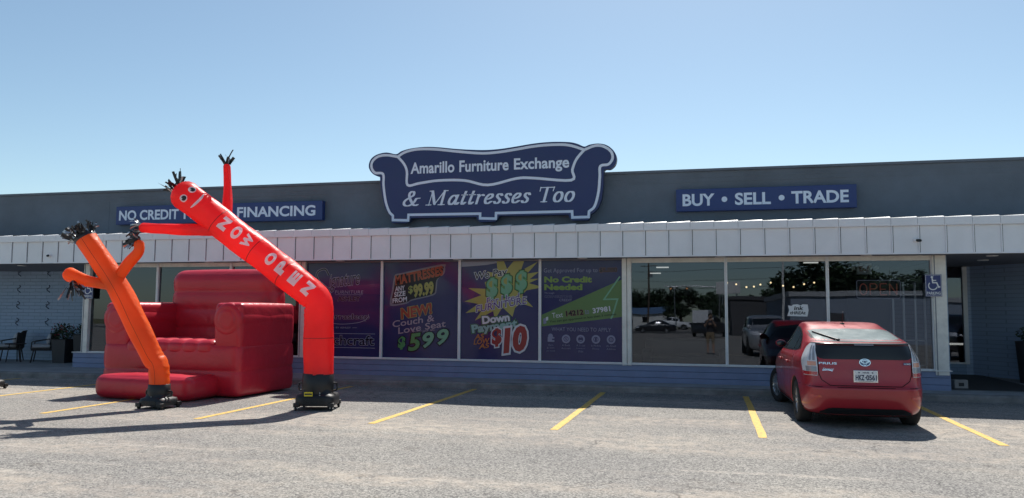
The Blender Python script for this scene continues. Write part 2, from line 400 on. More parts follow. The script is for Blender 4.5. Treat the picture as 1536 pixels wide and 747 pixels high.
KERB = [(-60, 14.3), (-30, 15.15), (-16.6, 15.72), (-10, 16.12), (-5, 16.40), (-.9, 16.56), (4.1, 16.70), (20, 16.95), (60, 17.0)]
b = MB(); n = len(KERB)
P = []
for x, y in KERB: P.append([(x, y, 0), (x, y + .012, .095), (x, y + .035, .122), (x, y + .06, .130), (x, y + .16, .132)])
b.grid(P, MT['kerb'], False, flip=True); k = b.build('kerb'); k['kind'] = 'structure'
b = MB(); b.grid([[(x, y + .16, .131), (x, 30, .131)] for x, y in KERB], MT['concrete'], False, flip=True); k = b.build('sidewalk'); k['kind'] = 'structure'

LINES = [(-15.9, 12.9, 15.6), (-13.1, 10.7, 15.7), (-10.32, 10.56, 15.95), (-7.60, 10.68, 16.1), (-4.86, 10.97, 16.33), (-2.15, 11.12, 16.45), (.665, 11.2, 16.5), (3.60, 11.4, 16.6), (6.4, 11.4, 16.7), (9.15, 11.4, 16.8), (12, 11.4, 16.8), (14.8, 11.4, 16.8)]
for i, (x, y0, y1) in enumerate(LINES):
    b = MB(); w = .056; P = []
    for k in range(13):
        y = y0 + (y1 - y0) * k / 12; j = random.uniform(-.006, .006)
        P.append([(x - w + j, y, .004), (x + w + random.uniform(-.006, .006), y, .004)])
    b.grid(P, MT['line'], False, flip=True); o = b.build('parking_line'); o['kind'] = 'structure'

# ================================================================== STORE BUILDING
store = thing('furniture_store', 'long furniture store with charcoal parapet, pale metal canopy and blue painted base', 'building', (-5.7, 17.6, 0))
SO = Vector((-5.7, 17.6, 0))
def part(b, name, parent=None):
    o = b.build(name, parent or store)
    if (parent or store) is store: o.location = -SO
    return o
# blue plank bulkhead
b = MB()
zz = [.0, .235, .375, .505]
for i in range(3): b.box(-16.24, 4.63, 17.535 - .004 * (2 - i), 17.72, zz[i] + (.006 if i else 0), zz[i + 1], MT['siding'], .006)
part(b, 'bulkhead')
b = MB(); b.box(-16.26, 4.66, 17.50, 17.70, .508, .526, MT['frame'], .004); part(b, 'sill')
# parapet wall with coping and two shadow grooves
b = MB(); b.box(-48, 40, 18.30, 18.55, 3.2, 4.84, MT['parapet'])
for z in (4.60, 4.70): b.box(-48, 40, 18.292, 18.31, z, z + .035, MT['parapet'])
for x in np.arange(-46.5, 40, 6.1): b.box(x, x + .02, 18.294, 18.31, 3.3, 4.6, MT['parapet'])
part(b, 'parapet_wall')
b = MB(); b.box(-48, 40, 18.25, 18.60, 4.842, 4.90, MT['parapet'], .01); part(b, 'parapet_cap')
# canopy
b = MB(); b.box(-48, 40, 17.10, 17.16, 2.845, 3.45, MT['fascia'])
pitch = .488
for k in range(-90, 78):
    x = 4.03 + k * pitch
    b.box(x - .012, x + .012, 17.074, 17.10, 2.86, 3.405, MT['fascia'], .003)
    b.box(x + .016, x + .026, 17.096, 17.10, 2.86, 3.405, MT['dark'])
b.box(-48, 40, 17.085, 17.165, 2.83, 2.858, MT['fascia'])
part(b, 'fascia')
b = MB()
for k in range(-90, 78):
    x0 = 4.03 + k * pitch - .02; x1 = x0 + pitch - .006
    r0, r1 = random.uniform(-.004, .004), .022 + random.uniform(-.006, .006)
    vs = [(x0, 17.04, 3.41), (x1, 17.04, 3.41), (x1, 17.04, 3.552 + r1 * .3), (x0, 17.04, 3.552), (x0, 17.13, 3.565 + r0), (x1, 17.13, 3.565 + r1), (x1, 17.13, 3.44), (x0, 17.13, 3.44), (x0, 17.40, 3.59 + r0), (x1, 17.40, 3.59 + r1)]
    b.add(vs, [(0, 1, 2, 3), (1, 6, 5, 2), (0, 3, 4, 7)], MT['fascia'])
    b.add(vs, [(3, 2, 5, 4), (4, 5, 9, 8)], MT['cap'])
b.box(-48, 40, 17.042, 17.09, 3.395, 3.412, MT['fascia'])
part(b, 'canopy_edge')
b = MB(); b.add([(-48, 17.40, 3.585), (40, 17.40, 3.585), (40, 18.3, 3.66), (-48, 18.3, 3.66)], [(0, 1, 2, 3)], MT['cap']); part(b, 'canopy_roof')
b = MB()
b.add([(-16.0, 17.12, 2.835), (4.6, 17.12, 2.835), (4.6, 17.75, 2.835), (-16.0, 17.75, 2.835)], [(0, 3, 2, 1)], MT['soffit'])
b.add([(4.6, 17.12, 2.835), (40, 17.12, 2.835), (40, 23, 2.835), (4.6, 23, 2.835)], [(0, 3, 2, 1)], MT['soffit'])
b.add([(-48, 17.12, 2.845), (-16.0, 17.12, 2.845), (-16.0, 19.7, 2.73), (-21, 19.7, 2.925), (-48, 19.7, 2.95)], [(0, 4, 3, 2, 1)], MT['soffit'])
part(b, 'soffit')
MT['lens'] = M('downlight_lens', (.72, .72, .70), .4)
for x, y in [(5.82, 19.3), (5.55, 17.85), (.226, 17.38), (3.1, 17.33), (-8.54, 17.3), (-5.6, 17.3), (-2.72, 17.3), (-12.1, 17.3), (-18.2, 17.7)]:
    b = MB(); b.lathe([(0, .11), (-.014, .11), (-.018, .085), (-.012, .0)], (x, y, 2.834 if x > -16 else 2.82), (0, 0, 1), MT['lens'], 18); part(b, 'downlight')
# walls behind the canopy
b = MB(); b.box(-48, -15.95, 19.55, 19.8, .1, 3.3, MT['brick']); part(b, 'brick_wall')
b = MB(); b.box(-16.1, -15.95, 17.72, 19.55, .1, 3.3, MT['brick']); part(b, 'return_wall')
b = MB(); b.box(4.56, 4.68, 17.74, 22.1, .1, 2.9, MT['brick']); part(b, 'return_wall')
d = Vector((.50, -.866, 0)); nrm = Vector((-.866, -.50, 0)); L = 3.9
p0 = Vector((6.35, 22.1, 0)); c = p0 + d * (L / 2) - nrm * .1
b = MB(); b.obox((c.x, c.y, 1.7), d, nrm, (0, 0, 1), L / 2, .1, 1.58, MT['brick_lit'])
b.box(8.3, 40, 18.72, 18.95, .12, 3.2, MT['brick_lit']); part(b, 'brick_wall')
b = MB(); b.box(4.68, 5.02, 22.1, 22.3, .1, 2.9, MT['brick']); b.box(5.02, 6.2, 22.1, 22.3, .1, .42, MT['brick']); b.box(6.2, 6.6, 22.1, 22.3, .1, 2.9, MT['brick_lit']); part(b, 'entry_wall')
b = MB(); b.box(4.99, 5.05, 22.04, 22.14, .40, 2.83, MT['frame']); b.box(6.16, 6.26, 22.02, 22.14, .40, 2.83, MT['frame']); b.box(5.05, 6.16, 22.04, 22.14, .40, .44, MT['frame']); w = part(b, 'entry_window')
b = MB(); b.add([(5.05, 22.08, .44), (6.16, 22.08, .44), (6.16, 22.10, 2.83), (5.05, 22.10, 2.83)], [(0, 1, 2, 3)], MT['glass']); b.build('pane', w)
b = MB(); b.box(-48, 40, 18.55, 46, 4.45, 4.55, MT['concrete']); b.box(-48, 40, 45.8, 46, .1, 4.8, MT['parapet']); b.box(-48, -47.8, 19.8, 45.8, .1, 4.8, MT['parapet']); b.box(39.8, 40, 19, 45.8, .1, 4.8, MT['parapet']); part(b, 'roof')
# showroom seen through the glass
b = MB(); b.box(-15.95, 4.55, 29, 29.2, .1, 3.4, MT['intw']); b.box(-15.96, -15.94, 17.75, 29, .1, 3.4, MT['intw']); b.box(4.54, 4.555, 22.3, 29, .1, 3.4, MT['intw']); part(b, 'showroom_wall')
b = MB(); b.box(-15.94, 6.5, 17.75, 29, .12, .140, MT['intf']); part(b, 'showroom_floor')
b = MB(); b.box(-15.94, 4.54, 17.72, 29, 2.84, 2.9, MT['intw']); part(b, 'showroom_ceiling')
for x, y in [(-1.2, 21.2), (2.3, 19.6), (-1.6, 24.5), (-12.5, 21), (-11.2, 24), (-14.0, 23)]:
    b = MB(); b.box(x - .16, x + .16, y - .04, y + .04, 2.81, 2.839, MT['lamp']); part(b, 'ceiling_lamp')
# posts, mullions, panes
PANES = [(-15.82, -13.82), (-13.76, -11.69), (-11.63, -9.72), (-9.57, -7.61), (-7.55, -5.67), (-5.61, -3.76), (-3.70, -1.88), (-1.67, .31), (.37, 2.35), (2.41, 4.34)]
for x0, x1, zb in [(-16.0, -15.82, .5), (-9.72, -9.57, .526), (4.36, 4.61, .43)]:
    b = MB(); b.box(x0, x1, 17.52, 17.70, zb, 2.833, MT['post'], .006); b.box(x0 + .03, x0 + .045, 17.512, 17.53, zb, 2.83, MT['soffit']); part(b, 'post')
b = MB(); b.box(-1.872, -1.775, 17.52, 17.70, .49, 2.833, MT['post'], .006); b.box(-1.765, -1.675, 17.53, 17.70, .49, 2.833, MT['post'], .006); part(b, 'post')
for i, (x0, x1) in enumerate(PANES):
    b = MB(); t = .045
    b.box(x0 - .028, x0 - .0005, 17.56, 17.68, .53, 2.832, MT['frame']); b.box(x1 + .0005, x1 + .028, 17.56, 17.68, .53, 2.832, MT['frame'])
    b.box(x0, x1, 17.575, 17.665, .530, .548, MT['frame'])
    hz = 2.735 if i >= 7 or i < 3 else 2.80
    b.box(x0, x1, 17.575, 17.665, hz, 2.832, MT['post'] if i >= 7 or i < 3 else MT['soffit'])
    w = part(b, 'window')
    b = MB(); b.add([(x0, 17.612, .548), (x1, 17.612, .548), (x1, 17.625, hz), (x0, 17.625, hz)], [(0, 1, 2, 3)], MT['glass']); b.build('pane', w)
# iron ornaments on the left brick wall
for x in (-21.2, -20.15, -19.08):
    for z in (2.72, 2.23, 1.75, 1.25):
        b = MB(); ph = random.uniform(-.5, .5); q = [(x + random.uniform(-.004, .004) + .055 * math.sin(t * 1.9 + ph), 19.53, z + .11 - t * .055) for t in np.linspace(0, 4, 12)]
        b.pipe(q, .010, MT['anchor'], 6); b.bar((x, 19.53, z + .02), (x - .05, 19.51, z + .02), .009, MT['anchor'], 6); part(b, 'wall_anchor')

# security cameras on the fascia
for lab, x, z in [('small dark security camera on the pale fascia, left of the right wheelchair sign', 4.0, 3.10), ('small dark security camera on the pale fascia at the left, beside the orange figure tip', -16.7, 3.03)]:
    t = thing('security_camera', lab, 'camera', (x, 17.10, z), group='security cameras on the fascia')
    b = MB(); b.box(-.07, .03, -.05, 0, -.03, .03, MT['cap'], .008); b.build('bracket', t)
    b = MB(); b.bar((-.01, -.04, .0), (.03, -.12, -.012), .028, MT['black'], 12); b.ball((.03, -.12, -.012), .027, MT['dark'], 10); b.build('camera_body', t)

# ================================================================== SIGNS
SIGN_OUT= [(-7.875, 4.951), (-8.024, 4.999), (-8.142, 5.112), (-8.182, 5.244), (-8.125, 5.403), (-7.965, 5.51), (-7.712, 5.551), (-7.459, 5.497), (-7.323, 5.565), (-7.074, 5.623), (-6.713, 5.646), (-6.355, 5.621), (-5.868, 5.556), (-5.256, 5.504), (-4.826, 5.51), (-4.4, 5.554), (-3.979, 5.605), (-3.563, 5.623), (-3.15, 5.6), (-2.946, 5.55), (-2.783, 5.477), (-2.662, 5.516), (-2.46, 5.535), (-2.259, 5.486), (-2.1, 5.349), (-2.037, 5.185), (-2.07, 5.025), (-2.181, 4.929), (-2.321, 4.902), (-2.342, 4.552), (-2.383, 4.231), (-2.464, 4.033), (-2.564, 3.935), (-2.637, 3.896), (-2.645, 3.816), (-2.705, 3.757), (-3.077, 3.757), (-3.13, 3.815), (-3.158, 3.897), (-4.815, 3.903), (-4.857, 3.838), (-4.92, 3.773), (-5.284, 3.765), (-5.349, 3.816), (-5.384, 3.892), (-7.037, 3.904), (-7.08, 3.833), (-7.156, 3.784), (-7.519, 3.792), (-7.565, 3.844), (-7.581, 3.951), (-7.731, 4.169), (-7.806, 4.473), (-7.868, 4.82)]
SIGN_A= [(-7.412, 5.43), (-7.711, 5.482), (-7.941, 5.452), (-8.087, 5.328), (-8.097, 5.176), (-8.002, 5.051), (-7.794, 5.013), (-7.774, 4.731), (-7.712, 4.341), (-7.615, 4.081), (-7.513, 3.971), (-7.511, 3.864), (-7.112, 3.847), (-7.105, 3.983), (-5.286, 3.968), (-5.285, 3.856), (-4.899, 3.839), (-4.892, 3.971), (-3.069, 3.967), (-3.061, 3.826), (-2.685, 3.829), (-2.673, 3.957), (-2.544, 4.075), (-2.455, 4.394), (-2.422, 4.756), (-2.409, 4.998), (-2.221, 5.039), (-2.129, 5.168), (-2.16, 5.331), (-2.339, 5.461), (-2.54, 5.482), (-2.783, 5.399)]
SIGN_B= [(-7.412, 5.43), (-7.249, 5.251), (-7.164, 5.054), (-7.14, 4.718), (-6.834, 4.751), (-6.344, 4.802), (-5.684, 4.78), (-5.098, 4.651), (-4.396, 4.785), (-3.977, 4.778), (-3.089, 4.698), (-3.061, 4.942), (-2.967, 5.183), (-2.783, 5.399)]
SIGN_T= [(-7.412, 5.43), (-7.209, 5.538), (-6.892, 5.593), (-6.444, 5.573), (-5.867, 5.493), (-5.256, 5.424), (-4.825, 5.435), (-4.4, 5.483), (-3.979, 5.535), (-3.563, 5.553), (-3.15, 5.526), (-2.783, 5.399)]
RED_BODY = [(-6.444, 12.35, 0.574), (-6.463, 12.35, 1.045), (-6.464, 12.34, 1.496), (-6.47, 12.33, 1.7), (-6.506, 12.32, 1.836), (-6.604, 12.3, 1.943), (-6.762, 12.26, 2.073), (-7.353, 12.12, 2.538), (-7.968, 11.95, 3.014), (-8.4, 11.82, 3.372), (-8.725, 11.73, 3.617)]
RED_ARM_L = [(-7.956, 11.93, 3.047), (-8.32, 11.8, 3.018), (-8.901, 11.7, 3.03), (-9.434, 11.6, 3.054)]
RED_ARM_R = [(-8.135, 12.0, 3.092), (-8.145, 12.1, 3.336), (-8.213, 12.2, 3.704), (-8.312, 12.3, 4.2)]
OR_BODY = [(-9.06, 11.7, 0.313), (-9.07, 11.7, 0.525), (-9.112, 11.7, 0.715), (-9.208, 11.68, 0.86), (-9.473, 11.6, 1.389), (-9.823, 11.5, 2.067), (-10.369, 11.35, 2.874)]
OR_ARM_L = [(-9.766, 11.45, 2.043), (-10.074, 11.4, 2.099), (-10.328, 11.35, 2.143), (-10.614, 11.3, 2.245)]
OR_ARM_R = [(-9.828, 11.5, 2.158), (-9.615, 11.5, 2.43), (-9.426, 11.5, 2.633), (-9.419, 11.5, 2.769)]

t = thing('store_sign', 'large navy sofa-shaped store sign with silver piping and lettering above the canopy', 'sign', (-5.1, 18.02, 4.6))
so = Vector((-5.1, 18.0, 4.6))
rel = lambda pts: [(x - so.x, z - so.z) for x, z in pts]
def sm2(pts, n=4): return [tuple(p) for p in smooth_path(pts, n)]
def soft_outline(pts, n=5):
    """smooth the curved runs, keep the square feet crisp"""
    return [tuple(p) for p in smooth_path(pts, n, True)]
b = MB(); o2 = rel(SIGN_OUT); oo = sm2(o2[:30], 4) + o2[30:54]
b.prism(oo, 0.0, .17, MT['signblue'], MT['signedge']); b.build('sign_panel', t)
g = Graphic(); g.y0 = -.006
for path in (SIGN_A, SIGN_B, SIGN_T):
    pr = rel(path)
    if path is SIGN_A: q = sm2(pr[:11], 5)[:-1] + pr[10:22] + sm2(pr[21:], 5)[1:]
    elif path is SIGN_B: q = sm2(pr, 5)
    else: q = sm2(pr, 5)
    g.ribbon(q, .062, MT['signsilver'])
g.build('piping', t)
g = Graphic(); g.y0 = -.004
for wd_, cx_, ww_ in (('Amarillo', -6.507, 1.125), ('Furniture', -5.206, 1.225), ('Exchange', -3.80, 1.325)):
    g.text(wd_, cx_ - so.x, (5.090 if wd_ == 'Exchange' else 5.128) - so.z, MT['signsilver'], w=ww_, h=.352 if wd_ == 'Exchange' else .285, bold=.026, spacing=1.02, res=5); g.build('lettering', t); g = Graphic(); g.y0 = -.004
KN = 'k'
PEN = {
 '&': (.86, [('k', smooth_path([(.80, .36), (.66, .34), (.60, .2), (.48, .06), (.30, -.01), (.14, .03), (.06, .15), (.12, .28), (.30, .40), (.46, .52), (.44, .66), (.32, .70), (.23, .6), (.27, .44), (.42, .22), (.56, .06), (.70, 0), (.80, .05)], 5))]),
 'M': (1.0, [('n', [(.14, 0), (.16, .7)]), ('k', [(.15, .7), (.43, .04)]), ('n', [(.43, .02), (.78, .7)]), ('k', [(.78, .7), (.78, 0)]), ('n', [(.0, .012), (.26, .012)]), ('n', [(.62, .012), (.94, .012)]), ('n', [(.02, .688), (.2, .688)]), ('n', [(.76, .688), (.94, .688)])]),
 'a': (.56, [('k', smooth_path([(.40, .36), (.30, .45), (.16, .40), (.07, .22), (.10, .06), (.2, .0), (.32, .08), (.40, .24)], 5)), ('k', smooth_path([(.44, .46), (.40, .2), (.42, .03), (.49, .01), (.56, .09)], 4))]),
 't': (.36, [('k', smooth_path([(.20, .62), (.15, .3), (.13, .08), (.19, .0), (.30, .09)], 4)), ('n', [(.03, .45), (.33, .45)])]),
 'r': (.42, [('k', [(.13, .45), (.11, 0)]), ('n', [(.03, .44), (.14, .44)]), ('n', smooth_path([(.12, .22), (.22, .40), (.34, .45)], 4)), ('k', [(.34, .43), (.37, .39)])]),
 'e': (.46, [('k', smooth_path([(.09, .2), (.26, .24), (.37, .34), (.33, .44), (.22, .45), (.1, .33), (.06, .18), (.11, .04), (.22, .0), (.38, .10)], 5))]),
 's': (.40, [('k', smooth_path([(.34, .37), (.27, .45), (.16, .44), (.11, .35), (.18, .26), (.28, .18), (.29, .07), (.2, .0), (.1, .01), (.04, .09)], 5))]),
 'T': (.70, [('k', [(.36, .69), (.36, 0)]), ('n', [(.03, .685), (.69, .685)]), ('n', [(.03, .70), (.04, .52)]), ('n', [(.68, .70), (.67, .52)]), ('n', [(.22, .012), (.50, .012)])]),
 'o': (.50, [('k', smooth_path([(.24 + .18 * math.cos(a), .225 + .235 * math.sin(a)) for a in np.linspace(0, 2 * PI, 14)], 2))]),
 ' ': (.30, [])}
line = '& Mattresses Too'; adv = sum(PEN[c][0] for c in line); k = (4.42 - .15) / adv
x = -7.28 - so.x
for ch in line:
    wd, st = PEN[ch]; kk = k
    if ch == ' ': g.build('lettering', t); g = Graphic(); g.y0 = -.004
    g.pen(st, x, 4.205 - so.z, kk * .93 if ch != ' ' else kk, MT['signsilver'], .28, .125, .042); x += wd * k
g.build('lettering', t)
for x in (-2.3, 0, 2.3):
    b = MB(); b.box(x - .04, x + .04, .17, .30, -.6, .5, MT['dark']); b.build('bracket', t)

def bar_sign(label, x0, x1, z0, z1, items):
    t = thing('wall_sign', label, 'sign', ((x0 + x1) / 2, 18.14, (z0 + z1) / 2), group='long blue wall signs on the parapet'); w = (x1 - x0) / 2; h = (z1 - z0) / 2
    b = MB(); b.box(-w, w, 0, .15, -h, h, MT['signblue2'], .008); b.build('sign_panel', t)
    g = Graphic(); g.y0 = -.004
    for it in items:
        if it[0] == 'dot': g.disc(it[1], 0, .062, MT['signsilver'])
        else: g.text(it[0], it[1], it[3] if len(it) > 3 else 0, MT['signsilver'], w=it[2], h=.275, bold=.03, res=4)
        g.build('lettering' if it[0] != 'dot' else 'bullet_dot', t); g = Graphic(); g.y0 = -.004
bar_sign('long blue wall sign reading NO CREDIT NEEDED FINANCING, partly behind the red tube figure', -15.62, -9.48, 3.93, 4.42, [('NO CREDIT', -2.04, 1.86), ('NEEDED', -.235, 1.44), ('FINANCING', 1.76, 2.24)])
sx = lambda px: (px - 1149) / 270 * 3.80
bar_sign('blue wall sign reading BUY SELL TRADE on the right end of the parapet', -.71, 3.09, 3.92, 4.42, [('BUY', sx(1049), .70), ('dot', sx(1089)), ('SELL', sx(1132), .76), ('dot', sx(1175)), ('TRADE', sx(1231), 1.17)])

def handicap_sign(label, x, z, w, h, ry=0):
    t = thing('parking_sign', label, 'sign', (x, 17.495, z), group='wheelchair parking signs on the end posts')
    b = MB(); b.box(-w / 2, w / 2, 0, .008, -h / 2, h / 2, MT['handi'], .003); b.build('sign_plate', t)
    g = Graphic(); g.y0 = -.001
    e = .012; g.ribbon([(-w / 2 + e, -h / 2 + e), (w / 2 - e, -h / 2 + e), (w / 2 - e, h / 2 - e), (-w / 2 + e, h / 2 - e)], .007, MT['white'], True)
    k = w / .30
    g.disc(-.025 * k, .165 * k, .022 * k, MT['white'])
    g.ribbon([(-.022 * k, .145 * k), (-.012 * k, .055 * k), (.058 * k, .055 * k), (.092 * k, -.035 * k), (.12 * k, -.025 * k)], .024 * k, MT['white'])
    g.ribbon([(-.016 * k, .10 * k), (.05 * k, .10 * k)], .018 * k, MT['white'])
    g.ring(-.012 * k, -.005 * k, .078 * k, .02 * k, MT['white'], R_(135), R_(345))
    g.text('PARKING', 0, -h / 2 + .068 * k, MT['white'], w=.245 * k, h=.058 * k, bold=.02)
    g.build('symbol', t)
    for zz_ in (h / 2 - .03, -h / 2 + .03): b = MB(); b.bar((0, -.006, zz_), (0, .025, zz_), .008, MT['steel'], 8); b.build('bolt', t)
handicap_sign('blue wheelchair parking sign on the right end post, beside the OPEN sign window', 4.365, 2.22, .305, .445)
handicap_sign('blue wheelchair parking sign on the left end post, behind the orange figure arm', -15.83, 2.13, .305, .43)

# ================================================================== WINDOW GRAPHICS (on the inside of the glass)
MT['navy'] = M('vinyl_navy', (.036, .036, .115), .10, spec=.3, var=.10, vscale=1.2)
MT['purple'] = M('vinyl_purple', (.055, .034, .118), .12)
G_ = lambda n, c: MT.setdefault(n, M('vinyl_' + n, tuple(.62 * q for q in c), .12, spec=.25))
G_('vgrey', (.30, .30, .36)); G_('vwhite', (.95, .95, 1.0)); G_('vred', (.55, .10, .07)); G_('vorange', (.70, .27, .10)); G_('vyel', (.60, .54, .16)); G_('vlime', (.48, .56, .16))
G_('vgreen', (.16, .46, .17)); G_('vgreen2', (.30, .62, .40)); G_('vdark', (.018, .018, .035)); G_('vpink', (.62, .46, .55)); G_('vcyan', (.42, .66, .62)); G_('vline', (.50, .53, .68)); G_('vpurp', (.16, .07, .30)); G_('vcred', (.50, .06, .06)); G_('vband', (.20, .34, .13)); G_('vicon', (.40, .40, .58)); G_('vlime2', (.32, .48, .12)); G_('vbrown', (.46, .20, .16))
def vinyl(label, i):
    x0, x1 = PANES[i]; w = x1 - x0; h = 2.25
    t = thing('window_graphic', label, 'window graphic', (x0, 17.606, .548), group='printed vinyl graphics in the windows')
    b = MB(); b.box(.001, w - .001, 0, .004, 0, h, MT['navy']); b.build('film', t)
    g = Graphic(); g.y0 = -.001
    return t, g, w, h
# 1: three furniture makers' names in thin outline
t, g, w, h = vinyl('dark navy window film with thin outlined lettering, beside the upright of the red figure', 3)
X = lambda u: (u - 55) / 450 * w
Z = lambda v: (660 - v) / 605 * h
g.poly([(X(300), Z(205)), (X(505), Z(190)), (X(505), Z(262)), (X(330), Z(250))], MT['purple'])
sw = smooth_path([(X(190), Z(135)), (X(165), Z(95)), (X(120), Z(115)), (X(125), Z(165)), (X(185), Z(225)), (X(200), Z(275)), (X(180), Z(300)), (X(140), Z(280))], 6)
g.ribbon(sw, .055, MT['vline']); g.ribbon(sw, .033, MT['vdark'])
g.text('ignature', X(285), Z(178), MT['vdark'], w=X(390) - X(200), h=.42, rot=6, shear=.45, outline=[(0.030, MT['vline'])])
g.text('FURNITURE', X(315), Z(245), MT['vline'], w=X(400) - X(230), h=.075, spacing=1.1, shear=.1)
g.ribbon([(X(232), Z(262)), (X(398), Z(262))], .008, MT['vline'])
g.text('ASHLEY', X(315), Z(287), MT['vdark'], w=X(385) - X(248), h=.12, bold=.035, outline=[(0.028, MT['vline'])])
g.text('sierrasleep', X(300), Z(408), MT['vdark'], w=X(425) - X(150), h=.17, outline=[(0.032, MT['vline'])], bold=.01)
g.ribbon(smooth_path([(X(150), Z(430)), (X(260), Z(452)), (X(380), Z(440)), (X(430), Z(410)), (X(434), Z(388))], 5), .012, MT['vline'])
g.text('BY ASHLEY', X(285), Z(475), MT['vline'], w=X(330) - X(240), h=.04); g.ribbon([(X(205), Z(475)), (X(232), Z(475))], .008, MT['vline']); g.ribbon([(X(340), Z(475)), (X(368), Z(475))], .008, MT['vline'])
g.ribbon([(X(90), Z(513)), (X(475), Z(513))], .012, MT['vline']); g.ribbon([(X(90), Z(603)), (X(475), Z(603))], .012, MT['vline'])
g.text('benchcraft', X(285), Z(555), MT['vdark'], w=X(470) - X(100), h=.23, outline=[(0.030, MT['vline'])], bold=.01)
g.build('artwork', t)
# 2: mattress and couch prices
t, g, w, h = vinyl('dark purple window graphic with mattress price 99.99 and couch price 599', 4)
X = lambda u: (u - 520) / 470 * w
rot = 9
def tilt(pts, cx, cz, r): ca, sa = math.cos(R_(r)), math.sin(R_(r)); return [(cx + ca * a - sa * c, cz + sa * a + ca * c) for a, c in pts]
blob = smooth_path([(X(590), Z(140)), (X(640), Z(122)), (X(885), Z(70)), (X(905), Z(90)), (X(900), Z(130)), (X(862), Z(165)), (X(855), Z(230)), (X(835), Z(265)), (X(700), Z(300)), (X(670), Z(318)), (X(580), Z(334)), (X(562), Z(315)), (X(575), Z(230))], 4, True)
g.poly([tuple(p) for p in blob], MT['vgrey'])
bx, bz = X(735), Z(205); g.poly([(bx + (p[0] - bx) * .93, bz + (p[1] - bz) * .90) for p in blob], MT['vdark'])
g.text('MATTRESSES', X(742), Z(140), MT['vred'], w=1.22, h=.215, rot=11, shear=.15, bold=.012, spacing=1.08, outline=[(0.030, MT['vorange'])])
for s_, v, ww in (('ANY', 222, .26), ('SIZE', 257, .30), ('FROM', 295, .38)): g.text(s_, X(625), Z(v), MT['vwhite'], w=ww, h=.115, rot=8, shear=.12, bold=.03)
g.text('$', X(692), Z(232), MT['vlime'], h=.20, rot=8, shear=.1, bold=.03)
g.text('99.99', X(775), Z(228), MT['vyel'], w=.50, h=.29, rot=10, shear=.2, bold=.03, outline=[(0.030, MT['vlime'])])
g.text('NEW!', X(730), Z(365), MT['vred'], w=.80, h=.26, rot=10, shear=.12, bold=.04, outline=[(0.033, MT['vyel'])])
g.text('Couch &', X(712), Z(428), MT['vpink'], w=1.05, h=.155, rot=9, shear=.1, bold=.012)
g.text('Love Seat', X(765), Z(466), MT['vpink'], w=1.20, h=.155, rot=9, shear=.1, bold=.012)
g.text('Starting at:', X(780), Z(492), MT['vpink'], w=.54, h=.075, rot=9)
g.text('$', X(642), Z(568), MT['vgreen'], h=.30, rot=8, shear=.2, bold=.06, outline=[(0.055, MT['vdark'])])
g.text('5', X(722), Z(560), MT['vgreen'], w=.36, h=.40, rot=8, shear=.25, bold=.03, outline=[(0.05, MT['vdark'])])
g.text('9', X(808), Z(545), MT['vgreen2'], w=.30, h=.36, rot=8, shear=.25, bold=.03, outline=[(0.05, MT['vdark'])])
g.text('9', X(898), Z(525), MT['vgreen2'], w=.30, h=.36, rot=8, shear=.25, bold=.03, outline=[(0.05, MT['vdark'])])
g.build('artwork', t)
# 3: starburst
t, g, w, h = vinyl('window graphic with yellow starburst and three green dollar signs over a red 10', 5)
X = lambda u: (u - 1000) / 487 * w
Z = lambda v: (668 - v) / 616 * h
g.poly([(X(1000), Z(210)), (X(1090), Z(240)), (X(1060), Z(330)), (X(1000), Z(300))], MT['purple'])
g.poly([(0.0, h), (0.0, Z(85)), (X(1150), Z(75)), (X(1240), Z(60)), (X(1240), h)], MT['vline'])
star = [(1225, 52), (1270, 52), (1290, 100), (1330, 52), (1395, 52), (1375, 112), (1480, 56), (1415, 130), (1487, 120), (1430, 165), (1487, 162), (1425, 190), (1487, 208), (1487, 220), (1410, 235), (1385, 265), (1452, 340), (1375, 315), (1340, 345), (1325, 400), (1262, 340), (1215, 420), (1205, 365), (1090, 425), (1130, 365), (1030, 378), (1110, 320), (1022, 305), (1130, 265), (1045, 220), (1160, 225), (1150, 185), (1185, 160), (1165, 115), (1230, 130)]
g.poly([(X(a), Z(c)) for a, c in star], MT['vyel'])
g.text('We Pay', X(1190), Z(137), MT['vdark'], w=.78, h=.22, rot=8, shear=.2, bold=.01, outline=[(0.05, MT['vwhite'])])
for u, v in ((1195, 225), (1287, 205), (1378, 182)): g.text('$', X(u), Z(v), MT['vgreen2'], w=.29, h=.49, rot=8, shear=.2, bold=.045, outline=[(0.066, MT['vdark']), (0.037, MT['vgreen'])])
g.text('For Used', X(1265), Z(290), MT['vpurp'], w=.80, h=.165, rot=8, shear=.2, bold=.006, outline=[(0.045, MT['vwhite'])])
g.text('FURNITURE', X(1255), Z(324), MT['vpurp'], w=1.24, h=.16, rot=10, shear=.2, bold=.008, outline=[(0.045, MT['vwhite'])])
g.text('Down', X(1222), Z(412), MT['vwhite'], w=.66, h=.19, rot=7, shear=.0, bold=.05, outline=[(0.077, MT['vgreen']), (0.050, MT['vdark'])])
g.text('Payment', X(1215), Z(466), MT['vcyan'], w=1.10, h=.25, rot=8, bold=.05, outline=[(0.066, MT['vgreen']), (0.045, MT['vdark'])])
for s_, u, v, ww in (('AS', 1120, 525, .25), ('LOW', 1135, 555, .40), ('AS', 1150, 583, .27)): g.text(s_, X(u), Z(v), MT['vorange'], w=ww, h=.115, rot=8, shear=.25, bold=.03)
g.text('$', X(1228), Z(530), MT['vcred'], w=.26, h=.42, rot=8, shear=.15, bold=.05, outline=[(0.061, MT['vwhite'])])
g.text('10', X(1340), Z(540), MT['vcred'], w=.62, h=.58, rot=9, shear=.25, bold=.06, outline=[(0.066, MT['vwhite'])])
g.build('artwork', t)
